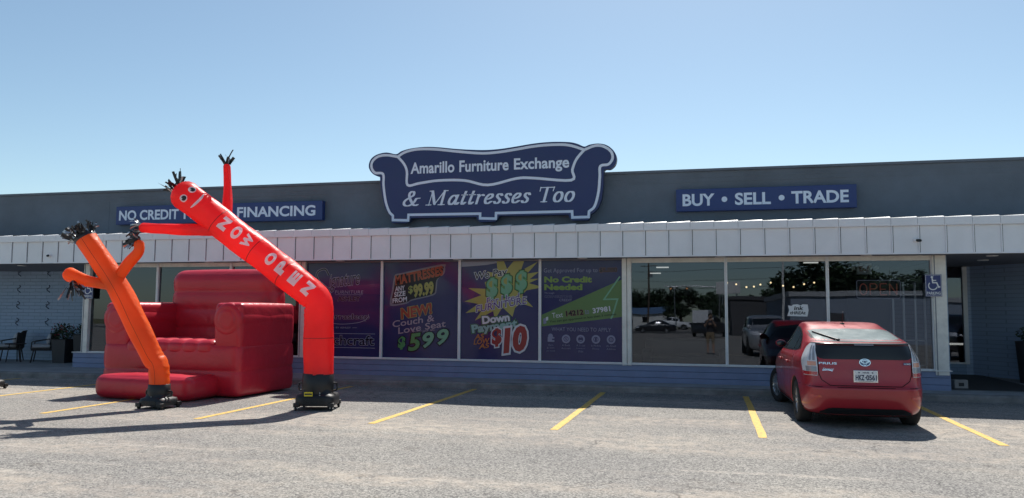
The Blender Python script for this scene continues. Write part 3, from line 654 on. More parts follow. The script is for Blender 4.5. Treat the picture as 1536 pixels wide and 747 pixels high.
# 4: credit advert
t, g, w, h = vinyl('purple window graphic with green wedge and lightning bolt, reading No Credit Needed', 6)
X = lambda u: (u - 553) / 507 * w
Z = lambda v: (680 - v) / 632 * h
g.poly([(0, Z(392)), (w, Z(168)), (w, Z(400)), (0, Z(465))], MT['vband'])
g.ribbon([(X(1047), Z(150)), (X(948), Z(292)), (X(1032), Z(290)), (X(1000), Z(395)), (X(990), Z(412))], .035, MT['vgreen2'])
g.text('Get Approved For up to', X(738), Z(113), MT['vicon'], w=X(910) - X(568), h=.125, res=2)
g.text('$5,000', X(975), Z(110), MT['vdark'], w=X(1030) - X(920), h=.12, bold=.03, outline=[(0.033, MT['vbrown'])])
g.text('No Credit', X(722), Z(167), MT['vlime2'], w=X(875) - X(572), h=.14, bold=.05)
g.text('Needed', X(692), Z(215), MT['vlime2'], w=X(815) - X(572), h=.14, bold=.05)
g.text('Through', X(603), Z(254), MT['vicon'], w=.23, h=.05, res=2)
g.text('CORNERSTONE', X(660), Z(275), MT['navy'], w=X(748) - X(572), h=.055, bold=.01, outline=[(0.028, MT['vicon'])], res=2)
g.text('CREDIT', X(707), Z(297), MT['vicon'], w=X(748) - X(667), h=.055, res=2)
g.text('Text', X(656), Z(392), MT['vwhite'], w=X(690) - X(622), h=.115, rot=6, res=2)
g.text('14212', X(765), Z(377), MT['vdark'], w=X(820) - X(710), h=.12, rot=6, bold=.03, outline=[(0.033, MT['vbrown'])], res=2)
g.text('to', X(842), Z(370), MT['vicon'], w=.095, h=.10, rot=6, res=2)
g.text('37981', X(932), Z(357), MT['vwhite'], w=X(987) - X(877), h=.12, rot=8, bold=.03, res=2)
g.text('You can get approved in less than 3 minutes', X(815), Z(410), MT['vdark'], w=X(1025) - X(605), h=.06, rot=7, res=2)
g.poly([(X(566), Z(415)), (X(585), Z(410)), (X(585), Z(445)), (X(566), Z(448))], MT['vicon']); g.poly([(X(583), Z(405)), (X(597), Z(402)), (X(597), Z(425)), (X(583), Z(428))], MT['vwhite'])
g.text('WHAT YOU NEED TO APPLY', X(805), Z(481), MT['vicon'], w=X(990) - X(618), h=.085, res=2)
for u, ls in ((615, ('Earn', '$1,000+', 'per month')), (711, ('A Bank', 'Account')), (803, ('A Social', 'Security or', 'ITIN')), (898, ('A Mobile', 'Phone')), (992, ('An Email', 'Address'))):
    if u == 615:
        g.poly([(X(594), Z(560)), (X(637), Z(560)), (X(637), Z(530)), (X(594), Z(530))], MT['vicon']); g.disc(X(612), Z(524), .055, MT['vicon']); g.poly([(X(622), Z(549)), (X(637), Z(549)), (X(637), Z(540)), (X(622), Z(540))], MT['navy'])
    else:
        g.disc(X(u), Z(541), .097, MT['vicon']); g.ring(X(u), Z(541), .05, .014, MT['navy'])
        if u == 711: g.text('$', X(u), Z(541), MT['navy'], h=.07)
        elif u == 803: g.poly([(X(u) - .05, Z(541) - .02), (X(u) + .05, Z(541) - .02), (X(u) + .05, Z(541) + .03), (X(u) - .05, Z(541) + .03)], MT['navy'])
        elif u == 898: g.poly([(X(u) - .02, Z(541) - .04), (X(u) + .02, Z(541) - .04), (X(u) + .02, Z(541) + .04), (X(u) - .02, Z(541) + .04)], MT['navy'])
        else: g.text('@', X(u), Z(541), MT['navy'], h=.08)
    for q, s_ in enumerate(ls): g.text(s_, X(u), Z(580 + q * 19), MT['vicon'], h=.042, res=1)
g.build('artwork', t)

# ---- things just inside the clear windows
t = thing('neon_sign', 'rectangular neon sign reading OPEN hanging inside the right-hand clear window', 'sign', (3.41, 17.86, 2.155))
MT['neon'] = M('neon_tube', (.40, .12, .10), .3, emit=(1, .25, .15), estr=.035); MT['neonw'] = M('neon_border', (.45, .45, .5), .3, emit=(.6, .65, 1), estr=.015)
b = MB(); b.box(-.43, .43, .02, .05, -.195, .195, MT['dark'], .008); b.build('backing', t)
b = MB(); c = .04; q = []
for cx, cz, a0 in ((.38, -.145, -90), (.38, .145, 0), (-.38, .145, 90), (-.38, -.145, 180)):
    for a in (0, 30, 60, 90): q.append((cx + c * math.cos(R_(a0 + a)), 0, cz + c * math.sin(R_(a0 + a))))
b.pipe(q + [q[0]], .010, MT['neonw'], 8); b.build('border_tube', t)
b = MB()
LET = {'O': [[(.07 + .065 * math.cos(a), .0 + .115 * math.sin(a)) for a in np.linspace(0, 2 * PI, 18)]], 'P': [[(0, -.115), (0, .115), (.09, .115), (.125, .085), (.125, .04), (.09, .005), (0, .005)]], 'E': [[(.12, .115), (0, .115), (0, -.115), (.12, -.115)], [(0, .0), (.10, .0)]], 'N': [[(0, -.115), (0, .115), (.13, -.115), (.13, .115)]]}
for ch, x0 in zip('OPEN', (-.365, -.16, .035, .215)):
    for st in LET[ch]: b.pipe([(x0 + p * 1.05, 0, z) for p, z in st], .011, MT['neon'], 8)
b.build('letter_tube', t)
t = thing('exit_sign', 'white exit sign with two spot heads above the OPEN neon sign', 'sign', (3.28, 18.6, 2.62))
b = MB(); b.box(-.15, .15, 0, .06, -.12, .12, MT['white'], .01); b.build('housing', t)
g = Graphic(); g.y0 = -.001; g.text('EXIT', 0, 0, MT['vred'], w=.20, h=.11, bold=.03); g.build('lettering', t)
for s in (-1, 1): b = MB(); b.bar((s * .15, .03, .0), (s * .22, .02, .02), .015, MT['dark']); b.lathe([(0, .0), (0, .05), (.07, .03), (.08, 0)], (s * .24, -.03, .02), (0, 1, 0), MT['white'], 12); b.build('spot_head', t)
b = Graphic(); pts = [(-.21, -.12), (.19, -.13), (.215, .0), (.20, .12), (.10, .125), (.06, .10), (.0, .125), (-.09, .115), (-.12, .09), (-.19, .10), (-.17, .0)]
b.prism(pts, 0, .003, MT['white']); b.y0 = -.001; b.text('ink', .02, .045, MT['dark'], w=.19, h=.085, bold=.03, shear=.15); b.text('tHREAt', .0, -.055, MT['dark'], w=.31, h=.065, bold=.03, shear=.1)
tag(b.build('paper_notice', None, (1.785, 17.606, 1.71)), 'torn white paper notice with black lettering taped to the glass of the middle clear window', 'notice')
t = thing('string_lights', 'string of small warm bulbs hanging inside the clear windows', 'lights', (1.3, 18.5, 2.25))
b = MB(); q = [(x, 0, .05 + .05 * math.cos(x * 7)) for x in np.linspace(-.95, .98, 30)]; b.pipe(q, .006, MT['dark'], 5); b.build('wire', t)
for x in (-.92, -.72, -.5, -.34, -.2, 0.02, .28, .5, .72, .93): b = MB(); z = .05 + .05 * math.cos(x * 7) - .03; b.ball((x, 0, z), .021, MT['bulb'], 8); b.build('bulb', t)
t = thing('shelf_rack', 'tall white metal shelf rack inside the right-hand window beside the end post', 'shelf', (4.0, 17.95, .14))
for x in (-.30, -.10, .12, .30): b = MB(); b.box(x - .018, x + .018, -.02, .02, 0, 2.15, MT['white']); b.build('upright', t)
for z in (.45, .95, 1.9): b = MB(); b.box(-.32, .32, -.02, .30, z, z + .02, MT['white']); b.build('shelf', t)
b = MB(); b.box(-.30, .30, .0, .28, .02, .44, MT['intw'], .01); tag(b.build('storage_box', None, (4.0, 17.95, .14)), 'grey storage box on the floor under the white shelf rack', 'box')
MT['sof2'] = M('grey_fabric', (.16, .15, .15), .9, bump=.3)
for x, y, lab in ((-.6, 20.0, 'grey showroom sofa behind the leftmost clear window'), (-12.6, 20.5, 'grey showroom sofa inside the left windows behind the red armchair')):
    t = thing('showroom_sofa', lab, 'sofa', (x, y, .14), group='sofas in the showroom')
    for nm, a in (('seat', (-.8, .8, -.45, .3, .12, .45)), ('backrest', (-1, 1, .3, .5, .1, .85)), ('arm', (-1.02, -.8, -.45, .3, .1, .62)), ('arm', (.8, 1.02, -.45, .3, .1, .62))): b = MB(); b.box(*a, MT['sof2'], .05); b.build(nm, t)
# ================================================================== INFLATABLE TUBE FIGURES
class Tube:
    """a fabric tube along a path; keeps its frames so artwork can lie on it"""
    def __init__(s, pts, rad, n=8):
        s.C = [Vector(p) for p in smooth_path(pts, n)]
        m = len(s.C); s.T = []
        for i in range(m): s.T.append((s.C[min(m - 1, i + 1)] - s.C[max(0, i - 1)]).normalized())
        s.L = [0.0]
        for i in range(1, m): s.L.append(s.L[-1] + (s.C[i] - s.C[i - 1]).length)
        s.tot = s.L[-1]
        s.rad = rad if callable(rad) else (lambda u: rad)
        s.N = []; s.B = []
        for T in s.T:
            v = Vector((0, -1, 0)); nn = (v - T * v.dot(T)).normalized(); s.N.append(nn); s.B.append(T.cross(nn))
    def at(s, u, th, off=0.0, wr=True):
        u = min(max(u, 0), s.tot); i = min(max(int(np.searchsorted(s.L, u)) - 1, 0), len(s.L) - 2)
        f = (u - s.L[i]) / max(1e-9, s.L[i + 1] - s.L[i]); mix = lambda A: A[i].lerp(A[i + 1], f)
        r = s.rad(u) + off + (s.wrinkle(u, th) if wr else 0)
        return mix(s.C) + mix(s.N) * (r * math.cos(th)) + mix(s.B) * (r * math.sin(th))
    def wrinkle(s, u, th): return .004 * math.sin(u * 9 + 3 * math.sin(th * 2)) + .003 * math.sin(th * 5 + u * 4)
    def surface(s, b, mat, nu=None, nt_=40, cap_end=False, cap_start=False):
        nu = nu or max(8, int(s.tot / .035)); P = []
        for i in range(nu + 1): P.append([s.at(s.tot * i / nu, 2 * PI * k / nt_) for k in range(nt_)])
        if cap_end:
            c = s.C[-1]; T = s.T[-1]; r = s.rad(s.tot)
            for a in (25, 45, 62, 76, 86): P.append([c + (p - c) * math.cos(R_(a)) + T * (r * .8 * math.sin(R_(a))) for p in P[nu]])
        b.grid(P, mat, True, True)
    def art(s, b, v, f, u0, th0, k, mat, off=.010):
        """lay flat glyph outline on the tube: glyph up runs towards the far end"""
        bm = bmesh.new(); vs = [bm.verts.new((p[0], p[1], 0)) for p in v]
        for q in f:
            try: bm.faces.new([vs[i] for i in q])
            except ValueError: pass
        bmesh.ops.triangulate(bm, faces=bm.faces[:]); bmesh.ops.subdivide_edges(bm, edges=[e for e in bm.edges if e.calc_length() > .18], cuts=2, use_grid_fill=False)
        bmesh.ops.triangulate(bm, faces=bm.faces[:]); bm.verts.index_update()
        out = []
        for w in bm.verts:
            u = u0 + w.co.y * k; th = th0 + (w.co.x * k) / s.rad(u); out.append(s.at(u, th, off))
        b.add(out, [[w.index for w in q.verts] for q in bm.faces], mat, True); bm.free()

def tassel(c, d, n, ln, parent, spread=.8, r=.1, seed=0, mat2=.25):
    """bunch of loose nylon strips"""
    rnd = random.Random(seed); b = MB(); c = Vector(c); d = Vector(d).normalized(); a = d.orthogonal().normalized(); e = d.cross(a)
    for i in range(n):
        t = rnd.uniform(0, 2 * PI); rr = r * math.sqrt(rnd.random()); p = c + a * (rr * math.cos(t)) + e * (rr * math.sin(t))
        dirv = (d + (a * math.cos(t) + e * math.sin(t)) * rnd.uniform(.05, spread)).normalized(); w = rnd.uniform(.012, .028); L = ln * rnd.uniform(.55, 1.1)
        side = dirv.cross(Vector((rnd.uniform(-1, 1), rnd.uniform(-1, 1), rnd.uniform(-1, 1)))).normalized(); bend = Vector((rnd.uniform(-1, 1), rnd.uniform(-.5, .5), rnd.uniform(-1.1, .6)))
        P = []; m = 7; tw = rnd.uniform(-2, 2)
        for k in range(m + 1):
            s_ = k / m; q = p + dirv * (L * s_) + bend * (L * .45 * s_ * s_); rot = Matrix.Rotation(tw * s_, 3, dirv); sd = rot @ side
            P.append([q - sd * w, q + sd * w])
        b.grid(P, MT['tassel_glint'] if rnd.random() < mat2 else MT['tassel'], True)
    return b.build('tassel', parent)

def blower(parent, loc, w, h, sleeve_r, rz=0.0, handles=True, label=True):
    """fan housing on a skid with casters, at loc on the ground"""
    lx, ly = loc
    T = Matrix.Translation((lx, ly, 0)) @ Matrix.Rotation(rz, 4, 'Z')
    def mk(b, name, par): b.v = [tuple(T @ Vector(v)) for v in b.v]; return b.build(name, par)
    b = MB(); hw = w * .5; z0 = h * .13; z1 = h * .42
    P = []
    for z, a in ((z0, .98), (z0 + .02, 1.0), (z1 - .05, 1.0), (z1, .93), (z1 + .015, .78), (h * .55, .72), (h * .60, .70)):
        row = []
        for k in range(32):
            t = 2 * PI * k / 32; c_, s_ = math.cos(t), math.sin(t); ex = .38 if z < z1 + .01 else .62
            row.append((hw * a * math.copysign(abs(c_) ** ex, c_), hw * a * .95 * math.copysign(abs(s_) ** ex, s_), z))
        P.append(row)
    b.grid(P, MT['black'], True, True); b.add(P[0], [tuple(range(32))[::-1]], MT['black'])
    for k in range(9): zz = z0 + .03 + k * (z1 - z0 - .06) / 9; b.box(-hw * .55, hw * .55, -hw * .965, -hw * .945, zz, zz + .006, MT['black'])
    for k in range(8):
        t = k * PI / 4; b.ball((hw * .72 * math.cos(t), hw * .72 * math.sin(t), h * .5), .009, MT['steel'], 6)
    body = mk(b, 'blower_housing', parent)
    b = MB(); b.lathe([(-.1, sleeve_r * 1.0), (.0, sleeve_r * 1.03), (.04, sleeve_r * 1.05), (h * .42, sleeve_r * 1.01), (h * .43, sleeve_r * .98)], (0, 0, h * .57), (0, 0, 1), MT['black'], 32); mk(b, 'collar', body)
    for sx_ in (-1, 1):
        for sy_ in (-1, 1):
            b = MB(); b.box(sx_ * hw * .86 - .05, sx_ * hw * .86 + .05, sy_ * hw * .8 - .05, sy_ * hw * .8 + .05, z0 - .02, z0 + .05, MT['black'], .012)
            b.box(sx_ * hw * .9 - .03, sx_ * hw * .9 + .03, sy_ * hw * .8 - .02, sy_ * hw * .8 + .02, .03, z0, MT['steel'], .004)
            b.bar((sx_ * hw * .9 - .016, sy_ * hw * .8, .032), (sx_ * hw * .9 + .016, sy_ * hw * .8, .032), .032, MT['rubber'], 14); mk(b, 'caster', body)
    if handles:
        for s_ in (-1, 1):
            b = MB(); x = s_ * hw * .74; b.pipe([(x, 0, h * .50), (x + s_ * .07, 0, h * .52), (x + s_ * .085, 0, h * .62), (x + s_ * .07, 0, h * .72), (x - s_ * .01, 0, h * .73)], .014, MT['black'], 8); mk(b, 'handle', body)
    if label:
        g = Graphic(); y = -hw * .97 - .004; g.y0 = y; zc = h * .46; g.l = 0
        g.poly([(-.15, zc - .035), (-.01, zc - .035), (-.01, zc + .035), (-.15, zc + .035)], MT['yellowlab'])
        g.poly([(-.14, zc - .012), (-.02, zc - .012), (-.02, zc + .012), (-.14, zc + .012)], MT['dark']); mk(g, 'warning_label', body)
        b = MB()
        for z in (zc - .015, zc + .02): b.ball((.11, y - .004, z), .011, MT['steel'], 8)
        mk(b, 'switch', body)
    return body

# ---- red figure
base = (-6.444, 12.35)
t = thing('air_dancer', 'tall red inflatable tube figure bent to the left, lettered NOW OPEN, on black blower', 'air dancer', (base[0], base[1], 0), group='inflatable tube figures')
loc = lambda pts: [(x - base[0], y - base[1], z) for x, y, z in pts]
blower(t, (-.01, .0), .66, .60, .255, R_(14), handles=True)
rb = loc(RED_BODY)
tb = Tube(rb, lambda u: .250 + .006 * min(1, max(0, u - 1.3)))
def red_wr(u, th):
    w = .004 * math.sin(u * 8 + 3 * math.sin(th * 2)) + .003 * math.sin(th * 6 + u * 5)
    d = abs(u - 1.22)
    inner = max(0, math.sin(-th)) ** .7                       # folds on the inside of the bend
    return w + (-.05 * math.exp(-(d / .09) ** 2) * inner + .010 * math.sin(u * 60 + th * 2) * math.exp(-(d / .25) ** 2) * (.25 + inner) + .006 * math.exp(-(abs(math.sin(u * 2.1)) / .06) ** 2) * math.cos(th * 7 + u * 3))
tb.wrinkle = red_wr
b = MB(); tb.surface(b, MT['redtube'], cap_end=True); body = b.build('tube_body', t)
b = MB()
for ch, fr in (('N', 1.90), ('O', 1.645), ('W', 1.41), ('O', .905), ('P', .665), ('E', .38), ('N', .10)):
    v, f = text_geom(ch, .065, 0, 1, 4); mn = v.min(0); mx_ = v.max(0); q = (v - (mn + mx_) / 2) / (mx_ - mn) * np.array([1.38, .92])
    u = 1.36 + fr; tb.art(b, q, f, u, .42, .172, MT['letter']); b.build('letter', body); b = MB()
def ellipse(rx, ry, n=28): return np.array([(rx * math.cos(2 * PI * k / n), ry * math.sin(2 * PI * k / n)) for k in range(n)] + [(0, 0)]), [(k, (k + 1) % n, n) for k in range(n)]
MT['redseam'] = M('red_seam', (.45, .02, .02), .6)
for u in (.62, 1.98, 2.62, 3.42):
    b = MB(); b.grid([[tb.at(u + du, 2 * PI * k / 40, .0035) for k in range(40)] for du in (-.007, .007)], MT['redseam'], True, True); b.build('seam', body)
for th in (.06, .86):
    b = MB(); u = tb.tot - .12
    v, f = ellipse(1, 1); tb.art(b, v, f, u, th, .064, MT['letter'], .009); v, f = ellipse(.55, .55); tb.art(b, v, f, u - .005, th + .02, .075, MT['dark'], .015); v, f = ellipse(.14, .14); tb.art(b, v, f, u + .018, th - .07, .075, MT['letter'], .019); b.build('eye', body)
b = MB(); q = []
for k in range(17):
    a = -1 + 2 * k / 16; q.append((a, .22 * a * a * 1.0, .10 * (1 - abs(a) ** 3) + .03))
v = np.array([(x, z - w) for x, z, w in q] + [(x, z + w) for x, z, w in q]); f = [(i, i + 1, 18 + i, 17 + i) for i in range(16)]
tb.art(b, v, f, tb.tot - .34, .48, .17, MT['letter']); b.build('mouth', body)
T = tb.T[-1]; tassel(tb.C[-1] + T * .16, T + Vector((0, 0, .55)), 30, .25, body, .9, .12, 3, .05)
ta = Tube(loc(RED_ARM_L), lambda u: .112 - .030 * u / 1.5)
b = MB(); ta.surface(b, MT['redtube'], nt_=28, cap_end=True); arm = b.build('arm', t); tassel(ta.C[-1] + ta.T[-1] * .03, ta.T[-1], 26, .22, arm, 1.1, .07, 5, .4)
ta = Tube(loc(RED_ARM_R), lambda u: .096 - .038 * u / 1.15)
b = MB(); ta.surface(b, MT['redtube'], nt_=28, cap_end=True); arm = b.build('arm', t); tassel(ta.C[-1] + ta.T[-1] * .04, ta.T[-1], 16, .20, arm, .8, .05, 8, .15)

# ---- orange figure
base = (-9.06, 11.7)
t = thing('air_dancer', 'shorter orange inflatable tube figure leaning left in front of the red armchair', 'air dancer', (base[0], base[1], 0), group='inflatable tube figures')
blower(t, (0, 0), .50, .40, .175, R_(-4), label=False)
tb = Tube(loc(OR_BODY), lambda u: .163 + .024 * min(1, max(0, (u - .2) / .7)) - .010 * max(0, u - 1.6))
def or_wr(u, th):
    w = .003 * math.sin(u * 10 + 3 * math.sin(th * 2)) + .003 * math.sin(th * 6 + u * 5)
    d = abs(u - .40)
    return w + .005 * math.exp(-(abs(math.sin(u * 2.4 + .4)) / .07) ** 2) * math.cos(th * 6 + u * 3) + (-.028 * math.exp(-(d / .07) ** 2) * max(0, math.sin(-th)) + .007 * math.sin(u * 60) * math.exp(-(max(0, u - .4) / .35) ** 2) * max(0, math.sin(th)))
tb.wrinkle = or_wr
b = MB(); tb.surface(b, MT['ortube']); body = b.build('tube_body', t)
MT['seam'] = M('dark_seam', (.30, .05, .012), .6)
b = MB()
P = []
for k in range(90):
    u = tb.tot * k / 89; P.append([tb.at(u, .22, .003), tb.at(u, .255, .003)])
b.grid(P, MT['seam'], True); b.build('seam', body)
c = tb.C[-1]; T = tb.T[-1]
b = MB(); P = [[c + (tb.at(tb.tot, 2 * PI * k / 40) - c) * s_ + T * h_ for k in range(40)] for s_, h_ in ((1.01, -.02), (1.02, .06), (.93, .075), (.0, .06))]; b.grid(P, MT['tassel'], True, True); b.build('collar', body)
tassel(c + T * .04, T, 110, .19, body, 1.2, .21, 11, .30)
ta = Tube(loc(OR_ARM_L), lambda u: .088 + .036 * max(0, (u - .40) / .5)); b = MB(); ta.surface(b, MT['ortube'], nt_=28, cap_end=True); arm = b.build('arm', t); tassel(ta.C[-1] + Vector((.10, 0, -.10)), Vector((.5, 0, -.8)), 30, .26, arm, 1.1, .07, 14, .12)
ta = Tube(loc(OR_ARM_R), lambda u: .090 + .006 * math.sin(u * 7)); b = MB(); ta.surface(b, MT['ortube'], nt_=28, cap_end=True); arm = b.build('arm', t); tassel(ta.C[-1] + ta.T[-1] * .06, Vector((-.7, 0, .1)), 26, .22, arm, 1.1, .06, 16, .25)
# ---- spare blower at the left edge
t = thing('fan_blower', 'black fan blower standing alone on the asphalt at the far left edge', 'blower', (-14.42, 13.30, 0))
blower(t, (0, 0), .56, .42, .18, R_(10), label=False)

# ================================================================== GIANT INFLATABLE ARMCHAIR
def puff(b, dims, r, mat, seams=None, amp=.05, axis='z', n=26, lean=0.0, flare=0.0, bulge=.06):
    """inflated block: rounded box, pinched along seams; dims = x0,x1,y0,y1,z0,z1"""
    x0, x1, y0, y1, z0, z1 = dims; c = Vector(((x0 + x1) / 2, (y0 + y1) / 2, (z0 + z1) / 2)); h = Vector(((x1 - x0) / 2, (y1 - y0) / 2, (z1 - z0) / 2))
    bm = bmesh.new(); bmesh.ops.create_cube(bm, size=2); bmesh.ops.subdivide_edges(bm, edges=bm.edges[:], cuts=n, use_grid_fill=True)
    for v in bm.verts:
        q = Vector((v.co.x * h.x, v.co.y * h.y, v.co.z * h.z)); u = v.co.copy()
        inn = Vector([max(-(h[i] - r), min(h[i] - r, q[i])) for i in range(3)]); d = q - inn
        if d.length > 1e-6: dn = d.normalized(); q = inn + dn * r
        else: dn = Vector((0, 0, 0))
        # bulge of free faces
        k = 1 + bulge * 0
        nrm = dn if dn.length > 0 else Vector((0, 0, 0))
        A = {'x': 0, 'y': 1, 'z': 2}[axis]
        if seams:
            sv = q[A] + c[A]; cell = None
            for a, bb in zip(seams[:-1], seams[1:]):
                if a - 1e-6 <= sv <= bb + 1e-6: cell = (sv - a) / (bb - a); break
            puffv = (math.sqrt(max(0, 1 - (2 * cell - 1) ** 2)) if cell is not None else 0)
            q = q + nrm * (amp * puffv)
        # soft overall belly
        q = q + Vector((nrm.x * bulge * (1 - u.z ** 2) * (1 - .6 * u.y ** 2), nrm.y * bulge * (1 - u.z ** 2) * (1 - .6 * u.x ** 2), nrm.z * bulge * (1 - u.x ** 2) * (1 - u.y ** 2)))
        w = q + c; w.y += lean * (w.z - z0); s_ = 1 + flare * (w.z - z0) / (z1 - z0); w.x = c.x + (w.x - c.x) * s_
        v.co = w
    bm.verts.index_update(); b.add([v.co[:] for v in bm.verts], [[v.index for v in f.verts] for f in bm.faces], mat, True); bm.free()
SX, SY_ = -10.12, 13.30
t = thing('inflatable_armchair', 'giant dark red inflatable armchair on the asphalt behind the orange tube figure', 'inflatable armchair', (SX, SY_, 0), R_(-2.5))
W2 = 1.60
b = MB(); puff(b, (-W2 + .06, W2 - .04, .03, 1.85, .03, 1.0), .07, MT['sofa'], [.03, .50, 1.0], .032, n=36, bulge=.03); b.build('base', t)
b = MB(); puff(b, (-1.02, 1.0, .02, 1.45, .80, 1.05), .10, MT['sofa'], [-1.02, -.69, -.36, -.03, .30, .63, 1.0], .035, 'x', 48, bulge=.02); b.build('seat', t)
for s_ in (-1, 1):
    x0, x1 = (W2 - .60, W2 - .03) if s_ > 0 else (-W2 + .05, -W2 + .60)
    b = MB(); puff(b, (x0, x1, .03, 1.84, .88, 1.78), .07, MT['sofa'], [.98, 1.80], .022, n=32, bulge=.015)
    a = b.build('arm', t)
    b = MB(); cx = (x0 + x1) / 2; P = []
    rr = .325; cz = 1.475
    # rolled top with a flat puffed end
    for yy, k in ((-.030, .0), (-.034, .35), (-.030, .55), (-.018, .60), (-.026, .68), (.0, .90), (.04, .97), (.12, 1.0), (.5, 1.01), (.9, .995), (1.3, 1.01), (1.7, 1.0), (1.80, .95), (1.86, .7), (1.88, 0)):
        P.append([(cx + rr * k * math.cos(2 * PI * j / 36) * 1.0, yy, cz + rr * k * math.sin(2 * PI * j / 36)) for j in range(36)])
    b.grid(P, MT['sofa'], True, True, True); b.build('arm_roll', a)
b = MB(); puff(b, (-1.14, 1.30, 1.36, 1.92, .85, 2.47), .22, MT['sofa'], [.85, 1.28, 1.66, 2.03, 2.55], .035, 'z', 40, lean=.03, flare=.03, bulge=.02); b.build('backrest', t)
b = MB(); puff(b, (-.96, 1.10, -.78, .12, .02, .44), .12, MT['sofa'], [.02, .44], .025, n=30, bulge=.04); b.build('step', t)
# ================================================================== PATIO CHAIRS, TABLE, PLANTERS
MT['wicker'] = M('dark_wicker', (.022, .021, .022), .7, bump=.5, bscale=120)
MT['cushion'] = M('pale_cushion', (.42, .43, .46), .9, bump=.2)
def patio_chair(label, x, y, rz):
    t = thing('patio_chair', label, 'chair', (x, y, .132), rz, 'patio chairs by the left wall')
    b = MB(); b.box(-.30, .30, -.30, .28, .33, .40, MT['wicker'], .03); b.build('seat', t)
    b = MB(); P = []
    for k in range(15):
        a = R_(28 + 124 * k / 14); r = .33; top = .86 if 2 < k < 12 else .80; x_, y_ = r * math.cos(a), .02 + r * math.sin(a) * .95
        P.append([(x_, y_, .38), (x_ * 1.04, y_ * 1.06, (.38 + top) / 2), (x_ * 1.08, y_ * 1.15, top)])
    b.grid(P, MT['wicker'], True); b.pipe([p[2] for p in P], .018, MT['wicker'], 8); b.build('backrest', t)
    for s_ in (-1, 1): b = MB(); b.pipe([(s_ * .30, .16, .66), (s_ * .34, -.05, .62), (s_ * .33, -.27, .58), (s_ * .29, -.29, .38)], .016, MT['wicker'], 8); b.build('armrest', t)
    for sx_ in (-1, 1):
        for sy_ in (-1, 1): b = MB(); b.bar((sx_ * .24, sy_ * .23, .36), (sx_ * .30, sy_ * .29, 0), .017, MT['wicker'], 8); b.build('leg', t)
    b = MB(); puff(b, (-.26, .26, -.30, .20, .40, .50), .045, MT['cushion'], n=10, bulge=.02); b.build('cushion', t)
    return t
patio_chair('dark wicker patio chair with pale cushion, nearest the flowering planter', -18.45, 18.85, R_(-52))
patio_chair('dark wicker patio chair with pale cushion at the far left edge', -19.62, 18.85, R_(-52))
for x, lab in ((-18.36, 'pale pillow leaning in the patio chair nearest the planters'), (-19.53, 'pale pillow leaning in the patio chair at the far left edge')):
    b = MB(); puff(b, (-.21, .21, -.05, .05, -.14, .14), .04, MT['cushion'], n=10, bulge=.04)
    o = b.build('pillow', None, (x + .03, 18.93, .132 + .66)); o.rotation_euler = (R_(-14), 0, R_(-52)); tag(o, lab, 'pillow', 'pillows in the patio chairs')
t = thing('side_table', 'small round dark patio table between the two wicker chairs', 'table', (-19.15, 18.55, .132))
b = MB(); b.lathe([(.50, 0), (.50, .26), (.525, .27), (.53, .25), (.53, 0)], (0, 0, 0), (0, 0, 1), MT['wicker'], 24); b.build('tabletop', t)
for k in range(3): a = k * 2.1; b = MB(); b.bar((.15 * math.cos(a), .15 * math.sin(a), .50), (.22 * math.cos(a), .22 * math.sin(a), 0), .014, MT['wicker'], 8); b.build('leg', t)
MT['pot'] = M('dark_pot', (.035, .036, .040), .6, var=.2)
MT['leaf'] = M('leaf_green', (.045, .085, .028), .6, var=.35, vscale=8); MT['leafd'] = M('leaf_dark', (.020, .036, .018), .65, var=.3, vscale=8); MT['petal'] = M('petal_red', (.38, .03, .06), .6); MT['soil'] = M('soil', (.05, .04, .03), .95)
def leaf_cloud(b, c, rad, n, size, mats, rnd, flat=1.0):
    for i in range(n):
        a = rnd.uniform(0, 2 * PI); zz = rnd.uniform(-1, 1); rr = rnd.random() ** .4; s = math.sqrt(1 - zz * zz)
        p = Vector((c[0] + rad[0] * rr * s * math.cos(a), c[1] + rad[1] * rr * s * math.sin(a), c[2] + rad[2] * rr * zz))
        d = Vector((rnd.uniform(-1, 1), rnd.uniform(-1, 1), rnd.uniform(-.6, 1))).normalized(); e = d.orthogonal().normalized(); k = size * rnd.uniform(.6, 1.4); w = k * .45; f = d.cross(e)
        b.add([p - d * k * .5, p + e * w * .5 + f * w * .15, p + d * k * .5, p - e * w * .5 + f * w * .15], [(0, 1, 2, 3)], rnd.choice(mats), False)
